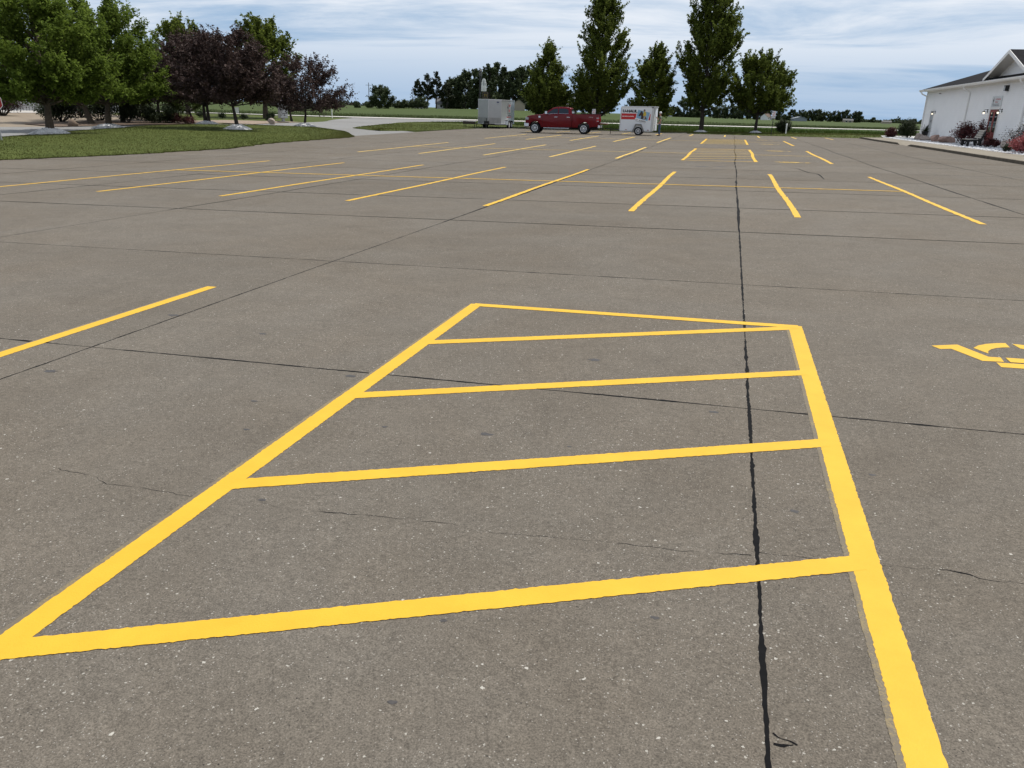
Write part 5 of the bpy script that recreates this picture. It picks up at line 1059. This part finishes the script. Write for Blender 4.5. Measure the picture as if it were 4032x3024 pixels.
mbld = house('metal_building', 'long grey metal building behind the gravel yard', 'building', -79.5, 70, zf(-79.5, 70), R(90), 36, 12, 3.3, 1.6, M_METAL, mat('metal_roof', (.30, .31, .32), .5, .3), wins=((15.0, 1.3, 1.4, 1.2),), over=.3)
MB().box(-18.02, 18.02, -6.07, -6.0, 0, .22).build('base_trim', M_TRIM, mbld)
for k in range(90): MB().box(-18 + k * .4, -17.93 + k * .4, -6.045, -5.99, .22, 3.28).build('rib', M_METAL, mbld)
for x in (-17.95, 13.4, 17.95): MB().box(x - .12, x + .12, -6.09, -5.98, 0, 3.3).build('corner_trim', M_TRIM, mbld)
W_OLD = mat('house_white', (.55, .55, .54), .8, var=.06); R_GREY = mat('roof_grey', (.12, .12, .12), .9, var=.2); R_BRN = mat('roof_brown', (.12, .085, .065), .9, var=.2); W_TAN = mat('house_tan', (.33, .29, .23), .8, var=.08); W_BLUE = mat('barn_grey', (.20, .23, .26), .7, var=.05)
house('house', 'white farmhouse among the trees of the dense grove', 'house', -134, 385, zf(-134, 385), R(18), 13, 8, 2.8, 2.6, W_OLD, R_GREY, ((-4, 1, 1, 1.3), (0, 1, 1, 1.3), (4, 1, 1, 1.3)), 2)
house('garage', 'small white shed beside the farmhouse in the grove', 'shed', -146, 378, zf(-146, 378), R(18), 6, 5, 2.4, 1.3, W_OLD, R_GREY, (), 0)
house('house', 'small grey gabled house at the edge of the dense grove', 'house', -86.5, 335, zf(-86.5, 335), R(105), 8, 5.2, 2.4, 1.9, W_TAN, R_GREY, ((-1.5, 1, 1, 1.2),), 1.5)
house('house', 'dark low house behind the red pickup among the maples', 'house', -67, 330, zf(-67, 330), R(10), 12, 7, 2.4, 2.2, mat('dark_wall', (.10, .10, .10), .9), R_GREY, ((-3, 1, 1, 1.2), (3, 1, 1, 1.2)), 0)
house('house', 'far tan two storey house beside a tall tree across the field', 'house', -41, 985, -.5, R(8), 14, 9, 5.2, 2.8, W_TAN, R_BRN, ((-4.5, 1, 1.2, 1.6), (-1.5, 1, 1.2, 1.6), (-4.5, 3.6, 1.2, 1.3), (-1.5, 3.6, 1.2, 1.3), (2, 3.6, 1.2, 1.3)), 3)
house('house', 'far white house with brown roof at the end of the wood', 'house', 33, 900, -.6, R(60), 9, 8, 3.2, 3.2, mat('house_bright', (.72, .72, .71), .8), R_BRN, ((-2, 1, 1.2, 1.4), (2, 1, 1.2, 1.4)), 0)
house('barn', 'far grey blue barn with wide low gable', 'barn', 65.5, 905, -.6, R(96), 20, 12.5, 2.6, 1.8, W_BLUE, W_BLUE, (), 1)
house('shed', 'far pale shed with two dark openings in front of the trees', 'shed', 131, 1050, -.6, R(5), 11, 8, 2.4, 1.6, W_TAN, R_GREY, ((-2, .3, 2, 1.8), (2, .3, 2, 1.8)))
house('shed', 'far low pale shed under the rightmost trees of the farmstead', 'shed', 175, 1060, -.6, R(5), 10, 8, 2.2, 1.3, W_TAN, R_GREY)
# camper and car by the far tan house
t = thing('camper', 'far white camper parked beside the tan house', 'camper', (-16, 960, -.5), R(5)); MB().box(-4, 4, -1.2, 1.2, .7, 3.0).build('body', M_WHITE, t, bevel=.2)
for x in (-2.4, 0, 2.2): MB().box(x - .6, x + .6, -1.23, -1.19, 1.6, 2.3).build('window', M_GLASS, t)
for x in (-.8, .8): wheel(t, x, -1.1, .36, .36, .25, .22, -1, M_RIMW, 4)
def far_car(x, y, z, rz_, label, ma):
    t = thing('parked_car', label, 'car', (x, y, z), rz_)
    q = [(-2.2, .35), (-2.25, .75), (-1.3, .9), (-.7, 1.45), (1.0, 1.48), (1.7, .95), (2.2, .85), (2.2, .35)]
    MB().prism(q, lambda p: (p[0], -.88, p[1]), lambda p: (p[0], .88, p[1])).build('body', ma, t, bevel=.06)
    for q in ([(-1.1, .92), (-.62, 1.36), (.1, 1.38), (.1, .92)], [(.2, .92), (.2, 1.38), (.92, 1.38), (1.4, .95)]): MB().prism(q, lambda p: (p[0], -.89, p[1]), lambda p: (p[0], .89, p[1])).build('window', M_GLASS, t)
    for wx in (-1.4, 1.4):
        for s in (-1, 1): wheel(t, wx, s * .8, .33, .33, .2, .2, s, M_CHROME, 5)
far_car(-9, 955, -.5, R(10), 'far white car parked next to the camper', M_WHITE); far_car(-68, 940, -.5, R(4), 'far white car on the lane along the dark hedge', M_WHITE)
t = thing('utility_pole', 'wooden utility pole with crossarm beside the round roadside tree', 'pole', (-137.5, 300, zf(-137.5, 300))); MB().tube([(0, 0, -.2), (0, 0, 9.3)], [.17, .11], 8).build('pole', M_BARK, t)
arm = MB().box(-1.2, 1.2, -.06, .06, 8.3, 8.42, Matrix.Rotation(R(25), 4, 'Z')).build('crossarm', M_BARK, t)
for x in (-1.05, 0, 1.05): MB().lathe([(.05, 8.42), (.06, 8.5), (.03, 8.58)], 8, 'Z', (x * math.cos(R(25)), x * math.sin(R(25)), 0)).build('insulator', M_TRIM, arm)
def ftree(x, y, z, H, r, env, leaf, seed, label, name='far_tree', n=3000, ls=.5, group='trees beyond the field', th=None, **k):
    return tree(name, label, 'tree', x, y, z, H, th if th is not None else H * .12, r, env, n, ls, leaf, seed, H * .018, 50, int(n / 8), .6, group=group, tw_len=r * .28, jit=r * .07, inner=.35, bark=M_BARK_D, **k)
# dense grove
G = 'trees of the dense grove'
for k, (rx, H, r) in enumerate(((-.391, 12.5, 2.6), (-.378, 15, 3.4), (-.366, 16, 3.2), (-.352, 11, 3.6))):
    x = rx * 360; ftree(x, 360, zf(x, 360) - .1, H, r, 'column', 'pine', 200 + k, ('short ragged pine at the outer end of the dense grove', 'ragged pine beside the tallest one of the grove', 'tallest ragged pine of the dense grove', 'low wide pine between the ragged pines and the broad trees')[k], 'pine_tree', 3600, .33, G, th=H * .3, up_twig=.1)
rr = random.Random(5)
for k in range(13):
    rx = -.345 + k * .0098 + rr.uniform(-.002, .002); d_ = rr.uniform(345, 395); x = rx * d_
    H = (13.6, 15.2, 16.2, 17.5, 17.0, 19.0, 19.6, 18.2, 17.2, 17.8, 18.6, 17.4, 16)[k] * d_ / 365
    ftree(x, d_, zf(x, d_) - .1, H, rr.uniform(4.0, 5.2), 'dome', 'far', 220 + k, 'broad dark green tree in the dense grove', 'grove_tree', 6000, .52, G, th=.8)
for k in range(5):
    rx = -.222 + k * .018; x = rx * 300; ftree(x, 300, zf(x, 300) - .1, rr.uniform(7, 10), 3.4, 'oval', 'far', 240 + k, 'mid green tree behind the row of maples', 'far_tree', 3000, .4, 'trees behind the row of maples', th=1.5)
ftree(-124, 280, zf(-124, 280) - .1, 7.3, 4.7, 'ball', 'far', 250, 'round dense tree standing alone beside the utility pole', 'roadside_tree', 7000, .34, None, th=.3)
for k, (rx, H, r, lf) in enumerate(((-.418, 2.6, 2.2, 'far'), (-.409, 3.2, 2.4, 'far'), (-.400, 3.0, 2.2, 'far'), (-.392, 3.8, 2.6, 'far'), (-.385, 4.2, 2.8, 'far'), (-.458, 2.0, 1.6, 'far'), (-.475, 1.6, 1.4, 'far'), (-.500, 2.4, 2.4, 'far'), (-.520, 3.4, 3.0, 'far'), (-.545, 2.6, 3.0, 'far'), (-.57, 3.0, 3.0, 'far'), (-.60, 2.4, 3.0, 'far'))):
    x = rx * 300; shrub('hedgerow_bush', 'scrubby bush along the far left field edge', x, 300, zf(x, 300) - .1, H, r, 1500, .3, lf, 260 + k, 'hedgerow bushes', 'bush', stems=5)
x = -.398 * 310; ftree(x, 310, zf(x, 310), 8, 1.3, 'column', 'grey', 280, 'bare grey dead tree left of the pines', 'dead_tree', 260, .2, None, th=2.5)
# farmsteads beyond the field, right
pr = lambda px: .0265 + (px - 2980) * .000278
G2 = 'trees beyond the field'
spec = [(2612, 960, 10, 6, 'mid sized'), (2640, 960, 11, 6, 'mid sized'), (2676, 950, 21, 8, 'tall pale'), (2702, 955, 22, 8, 'tall pale'), (2725, 950, 9, 7, 'round light'), (2750, 970, 15, 7, 'broad'), (2800, 940, 12, 8, 'broad'), (2830, 930, 14, 8, 'broad'), (2862, 920, 15, 8, 'broad'), (2895, 915, 13, 8, 'broad'), (2925, 905, 14, 8, 'broad'), (2955, 905, 15, 7, 'broad'), (2985, 905, 14, 7, 'broad'), (3012, 915, 11, 6, 'broad'), (3060, 905, 15, 6, 'broad')]
for k, (px_, d_, H, r, kd) in enumerate(spec):
    x = pr(px_) * d_; ftree(x, d_, -.6, H * d_ / 950, r, 'oval', 'far', 300 + k, {'mid sized': 'mid sized tree at the left end of the far wood', 'tall pale': 'shorter of two tall pale trees above the far tan house' if k == 2 else 'taller of two tall pale trees above the far tan house', 'round light': 'round lighter tree in front of the far tan house', 'broad': 'broad tree of the far wood beyond the field'}[kd], n=2200, ls=.85, group=G2, th=.6)
spec = [(3095, 1000, 6, 6), (3120, 1010, 12, 6), (3155, 1050, 12, 7), (3190, 1060, 13, 7), (3212, 1060, 14, 7), (3228, 1065, 13, 6), (3258, 1060, 11, 6), (3286, 1060, 12, 5), (3305, 1060, 11, 6), (3325, 1060, 13, 6), (3362, 1080, 12.5, 5.5), (3374, 1080, 12, 5)]
for k, (px_, d_, H, r) in enumerate(spec):
    x = pr(px_) * d_; ftree(x, d_, -.6, H, r, 'oval', 'far', 330 + k, 'rounded tree of the farmstead beyond the right field' if k < 10 else 'lone dense tree standing right of the far farmstead', n=1800, ls=.9, group=G2 if k < 10 else 'lone far trees', th=.5)
for k in range(26):
    px_ = 3390 + k * 12 + rr.uniform(-4, 4); d_ = rr.uniform(1700, 2100); x = pr(px_) * d_; H = rr.uniform(4, 9); ftree(x, d_, -.8, 14 if k == 11 else H, 7 if k == 11 else rr.uniform(6, 11), 'dome', 'far', 350 + k, 'small tree on the far horizon' if k != 11 else 'tall lone tree on the far horizon', n=500, ls=1.6, group='trees on the far horizon', th=.2)
mb = None
for k in range(24):
    x = -74 + k * 1.9 - 20; shrub('hedge_bush', 'low dark bush of the long hedge beyond the field', x, 985, -.6, 2.6, 2.2, 260, .6, 'evergreen', 400 + k, 'bushes of the far hedge', 'bush', stems=3)
for k in range(18):
    px_ = 1330 + rr.uniform(-300, 330) ; d_ = rr.uniform(1500, 2000); x = (-.443 + (px_ - 1498) * .000337) * d_; ftree(x, d_, -.8, rr.uniform(5, 9), rr.uniform(7, 12), 'dome', 'far', 430 + k, 'small tree on the far horizon', n=500, ls=1.6, group='trees on the far horizon', th=.2)
